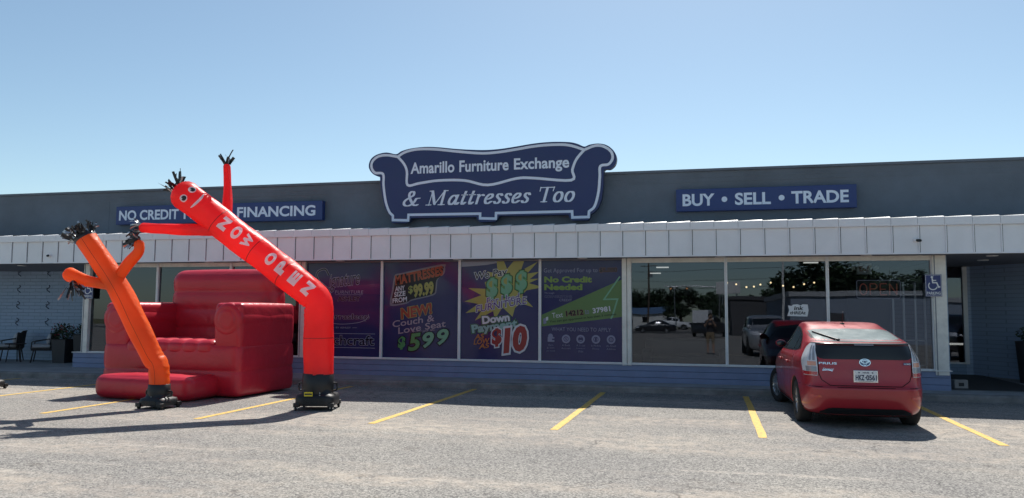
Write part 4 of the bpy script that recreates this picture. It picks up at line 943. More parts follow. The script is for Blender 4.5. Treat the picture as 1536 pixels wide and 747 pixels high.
def planter(label, x, y, w, h, sq=True, plant=None, seed=1, flowers=0):
    rnd = random.Random(seed); t = thing('planter', label, 'planter', (x, y, .132), R_(8), 'dark planters by the entrances')
    b = MB(); n = 4 if sq else 24; P = []
    for z, k in ((0, .82), (h * .97, 1.0), (h, 1.03), (h, .93), (h - .06, .92)):
        if sq: P.append([(k * w / 2 * a, k * w / 2 * c, z) for a, c in ((-1, -1), (1, -1), (1, 1), (-1, 1))])
        else: P.append([(k * w / 2 * math.cos(2 * PI * j / n), k * w / 2 * math.sin(2 * PI * j / n), z) for j in range(n)])
    b.grid(P, MT['pot'], not sq, True); b.add(P[0], [tuple(range(len(P[0])))[::-1]], MT['pot']); b.build('pot', t)
    b = MB(); b.add([(p[0], p[1], h - .06) for p in P[4]], [tuple(range(len(P[4])))], MT['soil']); b.build('soil', t)
    b = MB(); pw, ph, nn = plant
    for k in range(9): a = rnd.uniform(0, 6.28); b.bar((.06 * math.cos(a), .06 * math.sin(a), h - .06), (pw * .5 * math.cos(a), pw * .5 * math.sin(a), h + ph * rnd.uniform(.3, .8)), .006, MT['leafd'], 5)
    leaf_cloud(b, (0, 0, h + ph * .38), (pw * .55, pw * .55, ph * .5), nn, .075, [MT['leaf'], MT['leafd'], MT['leafd']], rnd)
    o = b.build('plant', t)
    if flowers:
        b = MB(); leaf_cloud(b, (0, 0, h + ph * .55), (pw * .6, pw * .6, ph * .42), flowers, .06, [MT['petal']], rnd); b.build('flowers', o)
planter('dark square planter with red flowers beside the wicker patio chair', -17.72, 18.75, .42, .66, True, (.62, .50, 420), 3, 46)
planter('taller dark square planter with dark foliage, close to the left end post', -17.17, 18.95, .44, .80, True, (.46, .36, 260), 5, 6)
planter('broad dark round planter with low shrub by the angled brick wall', 6.95, 19.9, .72, .92, False, (.62, .40, 500), 9)
t = thing('concrete_block', 'small pale concrete block on the pavement right of the blue base', 'block', (4.95, 18.15, .132), R_(6))
MT['blockm'] = M('pale_block', (.28, .26, .25), .9, var=.2, bump=.3)
b = MB(); b.box(-.13, .13, -.09, .09, 0, .18, MT['blockm'], .01); b.build('block', t)
b = MB(); b.box(-.05, .05, -.095, -.089, .05, .12, MT['dark']); b.build('hole', t)
# ================================================================== CARS
def pchip(xs, ys):
    xs = np.array(xs, float); ys = np.array(ys, float); h = np.diff(xs); d = np.diff(ys) / h; m = np.zeros(len(xs))
    m[0] = d[0]; m[-1] = d[-1]
    for i in range(1, len(xs) - 1):
        if d[i - 1] * d[i] > 0:
            w1 = 2 * h[i] + h[i - 1]; w2 = h[i] + 2 * h[i - 1]; m[i] = (w1 + w2) / (w1 / d[i - 1] + w2 / d[i])
    def f(x):
        x = min(max(x, xs[0]), xs[-1]); i = min(max(int(np.searchsorted(xs, x)) - 1, 0), len(xs) - 2)
        t = (x - xs[i]) / h[i]; return ((2 * t**3 - 3 * t**2 + 1) * ys[i] + (t**3 - 2 * t**2 + t) * h[i] * m[i] + (-2 * t**3 + 3 * t**2) * ys[i + 1] + (t**3 - t**2) * h[i] * m[i + 1])
    return f
class Shell:
    """car body as a stack of plan outlines: level q -> z, rear y, front y, half width, rear and front squareness"""
    def __init__(s, rows):
        q = list(range(len(rows))); c = list(zip(*rows)); s.n = len(rows)
        s.z, s.yr, s.yf, s.w, s.nr, s.nf = [pchip(q, k) for k in c]; s.rows = rows
        zs = c[0]; s.q_of = pchip(zs, q)
    def P(s, q, th):
        """th: 0 rear centre -> pi front centre on the +x side, beyond pi on the -x side"""
        yr, yf, w = s.yr(q), s.yf(q), s.w(q); ym = (yr + yf) / 2; L = max(1e-4, (yf - yr) / 2)
        c, sn = math.cos(th), math.sin(th); n = s.nr(q) if c > 0 else s.nf(q)
        return Vector((w * math.copysign(abs(sn) ** (2 / n), sn), ym - L * math.copysign(abs(c) ** (2 / n), c), s.z(q)))
    def thetas(s, n=22):
        # dense where the corners are
        a = [0, .05, .12, .2, .3, .4, .5, .6, .7, .8, .88, .95, 1.02, 1.09, 1.16, 1.23, 1.30, 1.37, 1.44, 1.5, PI / 2]
        half = a + [PI - k for k in a[-2::-1]]
        return half + [2 * PI - k for k in half[-2:0:-1]]
    def side(s, y, z, off=0.0, sg=1):
        q = s.q_of(z); yr, yf, w = s.yr(q), s.yf(q), s.w(q); ym = (yr + yf) / 2; L = (yf - yr) / 2; t = min(.9999, abs(y - ym) / L); n = s.nr(q) if y < ym else s.nf(q)
        return Vector((sg * (w * (1 - t ** n) ** (1 / n) + off), y, z))
    def rear(s, x, z, off=0.0):
        q = s.q_of(z); yr, yf, w = s.yr(q), s.yf(q), s.w(q); ym = (yr + yf) / 2; L = (yf - yr) / 2; t = min(.9999, abs(x) / w); n = s.nr(q)
        return Vector((x, ym - L * (1 - t ** n) ** (1 / n) - off, z))
    def front(s, x, z, off=0.0):
        q = s.q_of(z); yr, yf, w = s.yr(q), s.yf(q), s.w(q); ym = (yr + yf) / 2; L = (yf - yr) / 2; t = min(.9999, abs(x) / w); n = s.nf(q)
        return Vector((x, ym + L * (1 - t ** n) ** (1 / n) + off, z))
    def body(s, mat, well, arches, name, parent, sub=3):
        th = s.thetas(); b = MB(); P = []
        for i in range((s.n - 1) * sub + 1):
            q = i / sub; P.append([s.P(q, t) for t in th])
        b.grid(P, mat, True, True); m = len(th); b.add(P[0], [tuple(range(m))[::-1]], mat); b.add(P[-1], [tuple(range(m))], mat)
        o = b.build(name, parent)
        bm = bmesh.new(); bm.from_mesh(o.data); bmesh.ops.remove_doubles(bm, verts=bm.verts, dist=.0005); bmesh.ops.recalc_face_normals(bm, faces=bm.faces); bm.to_mesh(o.data); bm.free()
        for k, (y, z, r, x0, x1) in enumerate(arches):
            c = MB(); P = [[(x, y + r * math.cos(2 * PI * j / 40), z + r * math.sin(2 * PI * j / 40)) for j in range(40)] for x in (x0, x1)]
            c.grid(P, well, True, True); c.add(P[0], [tuple(range(40))[::-1]], well); c.add(P[1], [tuple(range(40))], well)
            co = c.build('cutter'); bm = bmesh.new(); bm.from_mesh(co.data); bmesh.ops.remove_doubles(bm, verts=bm.verts, dist=.0005); bmesh.ops.recalc_face_normals(bm, faces=bm.faces); bm.to_mesh(co.data); bm.free()
            md = o.modifiers.new('cut', 'BOOLEAN'); md.operation = 'DIFFERENCE'; md.solver = 'EXACT'; md.object = co; md.material_mode = 'TRANSFER'
            par = o.parent; o.parent = None
            dg = bpy.context.evaluated_depsgraph_get(); me = bpy.data.meshes.new_from_object(o.evaluated_get(dg)); o.modifiers.clear(); old = o.data; o.data = me; o.parent = par
            bpy.data.objects.remove(co)
        return o
    def patch(s, b, fn, us, lo, hi, mat, rows=8, off=.004, smooth=True, sg=1):
        """skin patch over the shell; fn is s.rear/s.front/s.side, lo and hi give z for each u"""
        P = [[fn(u, lo(u) + (hi(u) - lo(u)) * k / rows, off) if fn != s.side else s.side(u, lo(u) + (hi(u) - lo(u)) * k / rows, off, sg) for k in range(rows + 1)] for u in us]
        b.grid(P, mat, smooth)
def interp(pts):
    xs = [p[0] for p in pts]; ys = [p[1] for p in pts]
    return lambda x: float(np.interp(x, xs, ys))

MT['carred'] = M('car_paint_red', (.34, .012, .022), .34, metal=.10, var=.05, vscale=3, coat=.6, coatrough=.06)
MT['carglass'] = M('car_glass', (.010, .012, .013), .03, spec=.9)
MT['paleglass'] = M('pale_glass', (.24, .29, .29), .2, var=.08, vscale=2.5, spec=.7)  # pale grey, slightly glossy glass for the rear window
MT['carblack'] = M('car_black_plastic', (.012, .012, .013), .28)
MT['carwell'] = M('wheel_well', (.008, .008, .008), .9)
MT['lampred'] = M('lamp_red', (.42, .02, .025), .12, coat=1)
MT['lampclear'] = M('lamp_clear', (.62, .64, .68), .12, coat=1)
MT['lampamber'] = M('lamp_amber', (.62, .30, .20), .12, coat=1)
MT['lampgrey'] = M('lamp_grey', (.26, .27, .30), .15, coat=1)
MT['alloy'] = M('alloy', (.55, .56, .58), .3, metal=.8)
MT['plate'] = M('plate_white', (.70, .72, .74), .4); MT['platetx'] = M('plate_dark', (.02, .03, .08), .5)
MT['badgeblue'] = M('badge_blue', (.02, .05, .16), .2, coat=1)

def wheel(parent, x, y, r, w, sg, steer=0.0, spokes=5):
    """wheel at axle point; sg=+1 outer face towards +x"""
    T = Matrix.Translation((x, y, r)) @ Matrix.Rotation(steer, 4, 'Z')
    def mk(b, nm, par): b.v = [tuple(T @ Vector(v)) for v in b.v]; return b.build(nm, par)
    h = w / 2
    b = MB(); b.lathe([(-h * .85, r * .64), (-h, r * .72), (-h * 1.02, r * .90), (-h * .85, r * .985), (-h * .5, r), (h * .5, r), (h * .85, r * .985), (h * 1.02, r * .90), (h, r * .72), (h * .85, r * .64), (h * .3, r * .62), (-h * .85, r * .62)], (0, 0, 0), (1, 0, 0), MT['rubber'], 40)
    wh = mk(b, 'wheel', parent)
    b = MB(); f = sg * h * .80
    b.lathe([(f, r * .655), (f + sg * .006, r * .64), (f - sg * .015, r * .60), (sg * h * .1, r * .58)], (0, 0, 0), (1, 0, 0), MT['alloy'], 36)
    b.lathe([(sg * h * .15, 0), (sg * h * .15, r * .60)], (0, 0, 0), (1, 0, 0), MT['carwell'], 28)
    b.lathe([(f - sg * .02, r * .16), (f, r * .13), (f + sg * .004, .0)], (0, 0, 0), (1, 0, 0), MT['alloy'], 20)
    for k in range(spokes):
        a = 2 * PI * k / spokes; d = Vector((0, math.cos(a), math.sin(a))); e = Vector((0, -math.sin(a), math.cos(a)))
        for s_ in (-1, 1):
            p = d * r * .10 + e * (s_ * .02) + Vector((f - sg * .008, 0, 0)); q = d * r * .62 + e * (s_ * .05) + Vector((f - sg * .012, 0, 0)); mid = (p + q) / 2; ax = (q - p).normalized(); b.obox(mid, ax, (1, 0, 0), ax.cross(Vector((1, 0, 0))), (q - p).length / 2, .008, .014, MT['alloy'])
    mk(b, 'rim', wh)
    return wh

# ------------------------------------------------------------------ the red hatchback
HB = Shell([ # z, rear y, front y, half width, nr, nf
 (.175, .26, 4.20, .70, 6, 4), (.205, .15, 4.30, .80, 6, 4), (.26, .085, 4.40, .845, 6.2, 4), (.36, .045, 4.45, .866, 6.4, 4.2), (.48, .020, 4.46, .873, 6.5, 4.2),
 (.575, .018, 4.46, .874, 6.5, 4.2), (.605, .045, 4.455, .874, 6.5, 4.2), (.70, .070, 4.43, .874, 6.5, 4), (.82, .085, 4.33, .874, 6.4, 3.6), (.92, .098, 4.05, .866, 6.2, 3.2),
 (.985, .105, 3.82, .850, 6, 3), (1.03, .112, 3.68, .825, 6, 3), (1.11, .128, 3.47, .778, 5.8, 3), (1.190, .150, 3.27, .738, 5.6, 3), (1.205, .175, 3.24, .731, 5.6, 3),
 (1.225, .30, 3.19, .720, 5.6, 3), (1.28, .60, 3.05, .690, 5.4, 3), (1.34, .93, 2.90, .655, 5, 3), (1.40, 1.27, 2.74, .615, 4.6, 3), (1.435, 1.46, 2.65, .590, 5, 3.6), (1.460, 1.60, 2.56, .572, 5, 3.6), (1.478, 1.74, 2.48, .545, 5, 3.6), (1.489, 1.90, 2.40, .48, 4.4, 3.4), (1.494, 2.08, 2.31, .30, 4, 3)])
car = thing('parked_car', 'red hatchback parked nose-in at the kerb before the clear windows', 'car', (2.125, 13.12, 0), R_(2.0))
car.scale = (1.0, 1.0, 1.012)
RA, FA, TR = .845, 3.545, .315
O_ = lambda v: v - Vector((0, RA, 0))
class CarMB(MB):
    def build(s, name, parent=None, loc=None): s.v = [(x, y - RA, z) for x, y, z in s.v]; return super().build(name, parent, loc)
_MB = MB
def hb_body():
    o = HB.body(MT['carred'], MT['carwell'], [(RA, TR + .01, TR + .045, -1.2, -.58), (RA, TR + .01, TR + .045, .58, 1.2), (FA, TR + .01, TR + .05, -1.2, -.56), (FA, TR + .01, TR + .05, .56, 1.2)], 'body', car)
    o.data.transform(Matrix.Translation((0, -RA, 0))); return o
body = hb_body()
us = lambda a, b_, n=24: [a + (b_ - a) * k / n for k in range(n + 1)]
# hatch: gloss black panel under the spoiler, tinted screen above
b = CarMB(); HB.patch(b, HB.rear, us(-.645, .645, 30), interp([(-.645, 1.02), (-.59, .985), (.59, .985), (.645, 1.02)]), lambda u: 1.182, MT['carblack'], 8, .005); bp = b.build('hatch_glass_panel', car)
b = CarMB(); HB.patch(b, HB.rear, us(-.60, .60, 30), interp([(-.60, 1.236), (0, 1.232), (.60, 1.236)]), interp([(-.60, 1.365), (-.50, 1.393), (0, 1.402), (.50, 1.393), (.60, 1.365)]), MT['paleglass'], 12, .006); rg = b.build('rear_window', car)
b = CarMB(); P = [[HB.rear(x, z, .010) for z in (1.228, 1.233)] for x in us(-.66, .66, 20)]; b.grid(P, MT['carblack'], True)
for x in (-.615, .615):
    P = [[HB.rear(x + d_, z, .007) for d_ in (-.02, .02)] for z in us(1.236, 1.36, 8)]; b.grid(P, MT['carblack'], True, flip=True)
b.build('window_trim', rg)
b = CarMB(); P = [[HB.rear(x, 1.197, o_) + Vector((0, 0, h_)) for o_, h_ in ((.004, -.012), (.022, -.006), (.024, .004), (-.02, .016), (-.10, .020))] for x in us(-.68, .68, 24)]; b.grid(P, MT['carblack'], True, flip=True); b.build('spoiler', car)
b = CarMB(); P = [[HB.rear(x, z, .027) for z in (1.186, 1.200)] for x in us(-.13, .13, 6)]; b.grid(P, MT['lampgrey'], True); b.build('brake_lamp', car)
# shut lines of the hatch and bumper, set in dark
b = CarMB()
def seam_rear(pts, w=.006):
    P = []
    for (x, z), (x2, z2) in zip(pts[:-1], pts[1:]):
        for k in range(5): P.append((x + (x2 - x) * k / 5, z + (z2 - z) * k / 5))
    P.append(pts[-1]); R2 = []
    for i, (x, z) in enumerate(P):
        a = P[max(0, i - 1)]; c = P[min(len(P) - 1, i + 1)]; d = Vector((c[0] - a[0], c[1] - a[1])).normalized(); n = Vector((-d.y, d.x)) * w / 2
        R2.append([HB.rear(x + n.x, z + n.y, .002), HB.rear(x - n.x, z - n.y, .002)])
    b.grid(R2, MT['carwell'], False); b.grid(R2, MT['carwell'], False, flip=True)
seam_rear([(-.632, .985), (-.625, .78), (-.59, .69), (-.48, .615), (.48, .615), (.59, .69), (.625, .78), (.632, .985)], .010)
seam_rear([(-.84, .60), (-.60, .592), (.60, .592), (.84, .60)], .008)
b.build('shut_line', body)
# lower bumper: dark diffuser strip and lower lip
b = CarMB(); HB.patch(b, HB.rear, us(-.62, .62, 24), lambda u: .205, interp([(-.62, .235), (-.5, .30), (.5, .30), (.62, .235)]), MT['carblack'], 5, .006); b.build('bumper_insert', car)
for s_ in (-1, 1):
    b = CarMB(); P = [[HB.rear(s_ * x, z, .006) for z in (.44, .475)] for x in us(.60, .74, 6)]; b.grid(P, MT['lampred'], True, flip=s_ < 0); b.build('reflector', car)
b = CarMB(); b.bar((.34, .35, .25), (.36, .14, .225), .028, MT['carblack'], 14); b.box(.12, .62, .35, .62, .17, .29, MT['lampgrey'], .05); b.build('exhaust', car)
# tail lamps wrap round the corners
for s_ in (-1, 1):
    def edge(z): return float(np.interp(z, [.745, .80, 1.0, 1.10, 1.20], [.640, .634, .638, .645, .630]))
    def tl(z0, z1, t0, t1, mat, off):
        P = []
        for i in range(11):
            z = z0 + (z1 - z0) * i / 10; q = HB.q_of(z); w = HB.w(q); n = HB.nr(q); row = []
            tin = math.asin(min(1, (edge(z) / w)) ** (n / 2)); ye = float(np.interp(z, [.745, .80, 1.0, 1.14, 1.20], [.34, .36, .47, .52, .44])); yr, yf = HB.yr(q), HB.yf(q); ym = (yr + yf) / 2; L = (yf - yr) / 2; tout = math.acos(min(1, ((ym - ye) / L)) ** (n / 2))
            for k in range(13):
                th = tin + (tout - tin) * (t0 + (t1 - t0) * k / 12); p = HB.P(q, th); nn = Vector((math.sin(th) ** 1, -math.cos(th), .05)).normalized(); p = p + nn * off; row.append((s_ * p.x, p.y, p.z))
            P.append(row)
        return P
    b = CarMB(); b.grid(tl(.745, 1.20, 0, 1, 0, .010), MT['lampclear'], True, flip=s_ > 0); lamp = b.build('tail_lamp', car)
    for z0, z1, t0, t1, m_, nm in ((.752, .800, .02, .98, 'lampred', 'lamp_red_band'), (.885, .945, .06, .55, 'lampamber', 'lamp_indicator'), (.96, 1.17, .10, .24, 'lampgrey', 'lamp_led_bar'), (.96, 1.175, .34, .46, 'lampgrey', 'lamp_led_bar'), (.805, .875, .05, .7, 'lampgrey', 'lamp_reverse')):
        b = CarMB(); b.grid(tl(z0, z1, t0, t1, 0, .0135), MT[m_], True, flip=s_ > 0); b.build(nm, lamp)
# badge: three interlocked ellipses
def rear_art(fn, name, parent, mat):
    g = Graphic(); g.mat = mat; fn(g); b = CarMB(); b.v = []; b.f = g.f; b.m = g.m; b.sm = g.sm; b.mats = g.mats
    for x, y, z in g.v: p = HB.rear(x, z, .012 - y); b.v.append(tuple(p))
    return b.build(name, parent)
def badge(g):
    g.ring(0, .945, .048, .012, MT['chrome'], sx=1.45); g.disc(0, .945, .001, MT['chrome'])
    g.ring(0, .957, .022, .008, MT['chrome'], sx=2.05); g.ring(0, .941, .036, .008, MT['chrome'], sx=.55)
def badge_bg(g):
    g.poly([(.068 * math.cos(a), .945 + .046 * math.sin(a)) for a in np.linspace(0, 2 * PI, 28)[:-1]], MT['badgeblue'])
bd = rear_art(badge_bg, 'badge', car, None); rear_art(badge, 'badge_ring', bd, None)
rear_art(lambda g: (g.text('PRIUS', -.50, .925, MT['chrome'], w=.24, h=.032, bold=.02), g.text('Street', -.50, .845, MT['chrome'], w=.15, h=.030, shear=.2), g.ribbon([(-.58, .826), (-.50, .832), (-.44, .818)], .012, MT['chrome'])), 'badge_lettering', car, None)
rear_art(lambda g: (g.poly([(.515, .915), (.625, .915), (.625, .945), (.515, .945)], MT['badgeblue']), g.text('HYBRID', .57, .930, MT['plate'], w=.09, h=.018, bold=.03)), 'hybrid_badge', car, None)
g = Graphic(); b = CarMB(); yp = HB.rear(.0, .745).y
b.box(-.165, .165, yp - .022, yp - .004, .665, .835, MT['chrome'], .006); b.box(-.152, .152, yp - .026, yp - .02, .678, .825, MT['plate'], .002); pl = b.build('number_plate', car)
g = Graphic(); g.y0 = yp - .0262
g.text('TEXAS', 0, .803, MT['platetx'], w=.09, h=.020, bold=.04); g.text('HKZ', -.078, .735, MT['platetx'], w=.118, h=.076, bold=.03); g.text('0561', .075, .735, MT['platetx'], w=.142, h=.076, bold=.03); g.disc(-.006, .735, .007, MT['platetx']); g.disc(-.09, .803, .009, MT['platetx']); g.disc(.09, .803, .009, MT['platetx']); g.ribbon([(-.10, .684), (.10, .684)], .004, MT['platetx'])
b = CarMB(); b.v, b.f, b.m, b.sm, b.mats = g.v, g.f, g.m, g.sm, g.mats; b.build('plate_lettering', pl)
# wiper, aerial
b = CarMB(); p = HB.rear(-.66, 1.345, .0) ; a0 = HB.rear(-.30, 1.245, .03) + Vector((0, 0, .01)); a1 = HB.rear(-.46, 1.30, .02) + Vector((0, .0, .015)); a2 = HB.rear(-.56, 1.345, .02) + Vector((0, 0, .012))
b.pipe([a0, a1, a2], .011, MT['black'], 8); b.obox((HB.rear(-.43, 1.288, .012) + Vector((0, 0, .004))), (HB.rear(-.56, 1.345, .01) - HB.rear(-.30, 1.240, .01)), (0, 1, 0), (0, 0, 1), .26, .010, .012, MT['black']); b.ball(a0, .022, MT['black'], 10, (1.3, 1, .8)); b.build('rear_wiper', car)
b = CarMB(); b.box(-.03, .03, 1.62, 1.72, 1.455, 1.485, MT['carblack'], .012); b.bar((0, 1.67, 1.48), (-.0, 1.58, 1.66), .007, MT['black'], 8, .004); b.build('aerial', car)
# side glass, pillars, handles, mirrors, sill
for s_ in (-1, 1):
    lo = interp([(.80, 1.10), (1.1, 1.065), (1.6, 1.05), (3.1, 1.03), (3.35, 1.035)]); hi = interp([(.80, 1.115), (1.0, 1.23), (1.25, 1.31), (1.6, 1.375), (2.0, 1.42), (2.45, 1.415), (2.75, 1.35), (3.05, 1.20), (3.35, 1.045)])
    def sidegrid(y0, y1, off, mat, lo=lo, hi=hi, n=20):
        P = [[HB.side(y, lo(y) + (hi(y) - lo(y)) * k / 8, off, s_) for k in range(9)] for y in us(y0, y1, n)]; b.grid(P, mat, True, flip=s_ < 0)
    b = CarMB(); sidegrid(.80, 3.35, .004, MT['carblack'], n=40); wt = b.build('window_surround', car)
    for y0, y1 in ((.92, 1.26), (1.32, 2.10), (2.18, 3.05)):
        b = CarMB(); l2 = lambda y: lo(y) + .02; h2 = lambda y: max(lo(y) + .022, hi(y) - .022); sidegrid(y0, y1, .008, MT['carglass'], l2, h2); b.build('side_window', wt)
    b = CarMB()
    for yy, z0, z1 in ((1.30, .30, 1.05), (2.14, .30, 1.04), (3.16, .28, 1.02)):
        P = [[HB.side(yy - .003 + (.10 * max(0, .55 - z) if yy < 1.5 else 0), z, .0025, s_), HB.side(yy + .003 + (.10 * max(0, .55 - z) if yy < 1.5 else 0), z, .0025, s_)] for z in us(z0, z1, 12)]; b.grid(P, MT['carwell'], False, flip=s_ > 0)
    P = [[HB.side(y, .295, .0025, s_), HB.side(y, .302, .0025, s_)] for y in us(1.3, 3.16, 16)]; b.grid(P, MT['carwell'], False, flip=s_ < 0)
    b.build('door_gap', body)
    for yy in (1.50, 2.36):
        b = CarMB(); q = HB.side(yy, .86, .0, s_); b.box(min(q.x, q.x + s_ * .035), max(q.x, q.x + s_ * .035), yy, yy + .2, .845, .885, MT['carred'], .012); b.build('door_handle', car)
    b = CarMB(); q = HB.side(3.0, 1.08, 0, s_); b.ball((q.x + s_ * .11, 2.98, 1.10), .085, MT['carred'], 14, (1.1, .7, .75)); b.bar((q.x - s_ * .02, 3.02, 1.06), (q.x + s_ * .06, 3.0, 1.08), .025, MT['carblack'], 8); m_ = b.build('door_mirror', car)
    b = CarMB(); b.ball((q.x + s_ * .115, 2.93, 1.10), .072, MT['carglass'], 12, (1.05, .25, .72)); b.build('mirror_glass', m_)
    b = CarMB(); P = [[HB.side(y, z, .010, s_) for z in (.20, .235, .262)] for y in us(1.26, 3.1, 16)]; b.grid(P, MT['carblack'], True, flip=s_ < 0); b.build('sill_trim', car)
    b = CarMB(); P = [[HB.front(s_ * x, z, .006) for z in us(.70, .84, 4)] for x in us(.42, .74, 8)]; b.grid(P, MT['lampclear'], True, flip=s_ > 0); b.build('headlamp', car)
b = CarMB(); HB.patch(b, HB.front, us(-.56, .56, 20), lambda u: .30, lambda u: .44, MT['carblack'], 4, .005); b.build('front_grille', car)
b = CarMB(); HB.patch(b, HB.front, us(-.58, .58, 24), interp([(-.58, 1.10), (0, 1.05), (.58, 1.10)]), interp([(-.58, 1.32), (0, 1.40), (.58, 1.32)]), MT['carglass'], 10, .005); b.build('windscreen', car)
for s_ in (-1, 1):
    wheel(car, s_ * .755, 0, TR, .20, s_); wheel(car, s_ * .755, FA - RA, TR, .20, s_, R_(16))
b = MB(); b.box(-.66, .66, -.55, 3.3, .16, .24, MT['carwell']); b.build('underbody', car)

# ------------------------------------------------------------------ other vehicles of the lot, seen in the glass
def simple_car(name, label, cat, rows, paint, RA_, FA_, r, loc, rz, glass_side, screen, group=None, rear_screen=None, bed=None):
    sh = Shell(rows); t = thing(name, label, cat, (loc[0], loc[1], 0), rz, group)
    hw = max(k[3] for k in rows)
    sh.body(paint, MT['carwell'], [(RA_, r, r * 1.18, -1.4, -hw * .62), (RA_, r, r * 1.18, hw * .62, 1.4), (FA_, r, r * 1.18, -1.4, -hw * .62), (FA_, r, r * 1.18, hw * .62, 1.4)], 'body', t)
    for s_ in (-1, 1):
        lo, hi, spans = glass_side
        for y0, y1 in spans:
            b = MB(); P = [[sh.side(y, lo(y) + (hi(y) - lo(y)) * k / 6, .006, s_) for k in range(7)] for y in us(y0, y1, 14)]; b.grid(P, MT['carglass'], True, flip=s_ < 0); b.build('side_window', t)
        x0, x1, z0, z1 = screen['lamp']
        b = MB(); P = [[sh.front(s_ * x, z, .008) for z in us(z0, z1, 4)] for x in us(x0, x1, 8)]; b.grid(P, MT['lampclear'], True, flip=s_ > 0); b.build('headlamp', t)
        q = sh.side(screen['mir'][0], screen['mir'][1], 0, s_); b = MB(); b.ball((q.x + s_ * .12, q.y, q.z), .11, paint, 10, (1, .6, .9)); b.build('door_mirror', t)
        for y in (RA_, FA_): wheel(t, s_ * (hw - .12), y, r, .23, s_)
    b = MB(); sh.patch(b, sh.front, us(-screen['w'], screen['w'], 16), lambda u: screen['z0'], lambda u: screen['z1'], MT['carglass'], 8, .006); b.build('windscreen', t)
    g0, g1, gw = screen['grille']; b = MB(); sh.patch(b, sh.front, us(-gw, gw, 12), lambda u: g0, lambda u: g1, MT['carblack'], 5, .006); gr = b.build('grille', t)
    b = MB()
    for k in range(3): z = g0 + (g1 - g0) * (k + .5) / 3; P = [[sh.front(x, z + d_, .012) for d_ in (-.012, .012)] for x in us(-gw, gw, 12)]; b.grid(P, MT['chrome'], True, flip=True)
    b.build('grille_bar', gr)
    b = MB(); q = sh.front(0, screen['plate']).y; b.box(-.16, .16, q + .003, q + .02, screen['plate'] - .08, screen['plate'] + .08, MT['plate'], .004); b.build('number_plate', t)
    if rear_screen: b = MB(); sh.patch(b, sh.rear, us(-rear_screen[0], rear_screen[0], 12), lambda u: rear_screen[1], lambda u: rear_screen[2], MT['carglass'], 6, .006); b.build('rear_window', t)
    if bed:
        y0, y1, z0, z1, bw = bed
        for nm, a in (('bed_side', (-bw, -bw + .07, y0, y1, z0, z1)), ('bed_side', (bw - .07, bw, y0, y1, z0, z1)), ('tailgate', (-bw + .08, bw - .08, y0, y0 + .06, z0, z1))): b = MB(); b.box(*a, paint, .025); b.build(nm, t)
    return t
MT['silver'] = M('car_paint_silver', (.46, .47, .49), .3, metal=.5, coat=1); MT['paintdark'] = M('car_paint_charcoal', (.018, .020, .026), .3, coat=1); MT['paintwhite'] = M('car_paint_white', (.72, .73, .74), .35, coat=1); MT['paintblue'] = M('car_paint_midnight', (.015, .018, .03), .25, coat=1)
SUV = [(.26, .2, 4.55, .80, 7, 5), (.34, .06, 4.70, .90, 7, 5), (.50, .0, 4.76, .935, 7, 5), (.75, .02, 4.76, .94, 7, 5), (.95, .05, 4.70, .94, 7, 4.6), (1.08, .07, 4.45, .925, 7, 4.2), (1.14, .08, 3.95, .90, 7, 4), (1.18, .09, 3.65, .875, 7, 4), (1.35, .16, 3.30, .82, 7, 4), (1.55, .25, 2.92, .76, 7, 4), (1.68, .36, 2.62, .71, 6, 4), (1.735, .55, 2.40, .66, 5, 4), (1.76, .8, 2.2, .52, 4, 3), (1.768, 1.1, 1.9, .25, 3, 3)]
SUVG = (interp([(.5, 1.22), (3.3, 1.20)]), interp([(.5, 1.55), (.8, 1.64), (2.5, 1.64), (2.9, 1.48), (3.3, 1.21)]), ((.62, 1.2), (1.28, 2.1), (2.18, 3.2)))
SUVS = dict(lamp=(.52, .86, .88, 1.03), mir=(3.25, 1.24), w=.62, z0=1.23, z1=1.60, grille=(.62, .98, .46), plate=.52)
simple_car('parked_car', 'silver sport utility car parked facing the store, reflected in the clear windows', 'car', SUV, MT['silver'], .95, 3.72, .37, (2.35, -4.35), R_(-2), SUVG, SUVS, None, (.68, 1.25, 1.55))
SED = [(.20, .2, 4.6, .76, 6, 4), (.30, .05, 4.78, .88, 6, 4), (.55, .0, 4.82, .91, 6, 4), (.75, .02, 4.70, .91, 6, 4), (.88, .10, 4.30, .90, 6, 3.6), (.95, .35, 3.6, .87, 5, 3.4), (1.0, .65, 3.4, .84, 5, 3.4), (1.2, 1.05, 2.95, .74, 5, 3.4), (1.38, 1.50, 2.5, .63, 4.5, 3.4), (1.43, 1.7, 2.3, .5, 4, 3), (1.445, 1.9, 2.15, .2, 3, 3)]
SEDG = (interp([(.9, 1.0), (3.4, .99)]), interp([(.9, 1.03), (1.3, 1.24), (1.7, 1.35), (2.4, 1.35), (3.0, 1.15), (3.4, 1.0)]), ((1.0, 1.5), (1.56, 2.2), (2.26, 3.1)))
SEDS = dict(lamp=(.5, .80, .64, .75), mir=(3.0, 1.04), w=.55, z0=1.03, z1=1.34, grille=(.40, .62, .42), plate=.36)
simple_car('parked_car', 'dark sedan parked across the far lot, reflected in the leftmost clear window', 'car', SED, MT['paintdark'], 1.0, 3.8, .33, (-3.9, -60), R_(88), SEDG, SEDS)
PK = [(.36, .1, 5.5, .86, 7, 5), (.48, .0, 5.66, .97, 7, 5), (.70, .0, 5.70, 1.0, 7, 5), (.95, .02, 5.68, 1.0, 7, 5), (1.12, .04, 5.55, .99, 7, 5), (1.20, 1.7, 5.1, .97, 9, 4.5), (1.25, 1.76, 4.35, .94, 9, 4.5), (1.30, 1.78, 4.1, .92, 9, 4.5), (1.5, 1.85, 3.75, .86, 9, 4.5), (1.75, 1.95, 3.35, .79, 8, 4.5), (1.84, 2.05, 3.15, .73, 6, 4), (1.875, 2.2, 3.0, .55, 4, 3), (1.885, 2.4, 2.8, .2, 3, 3)]
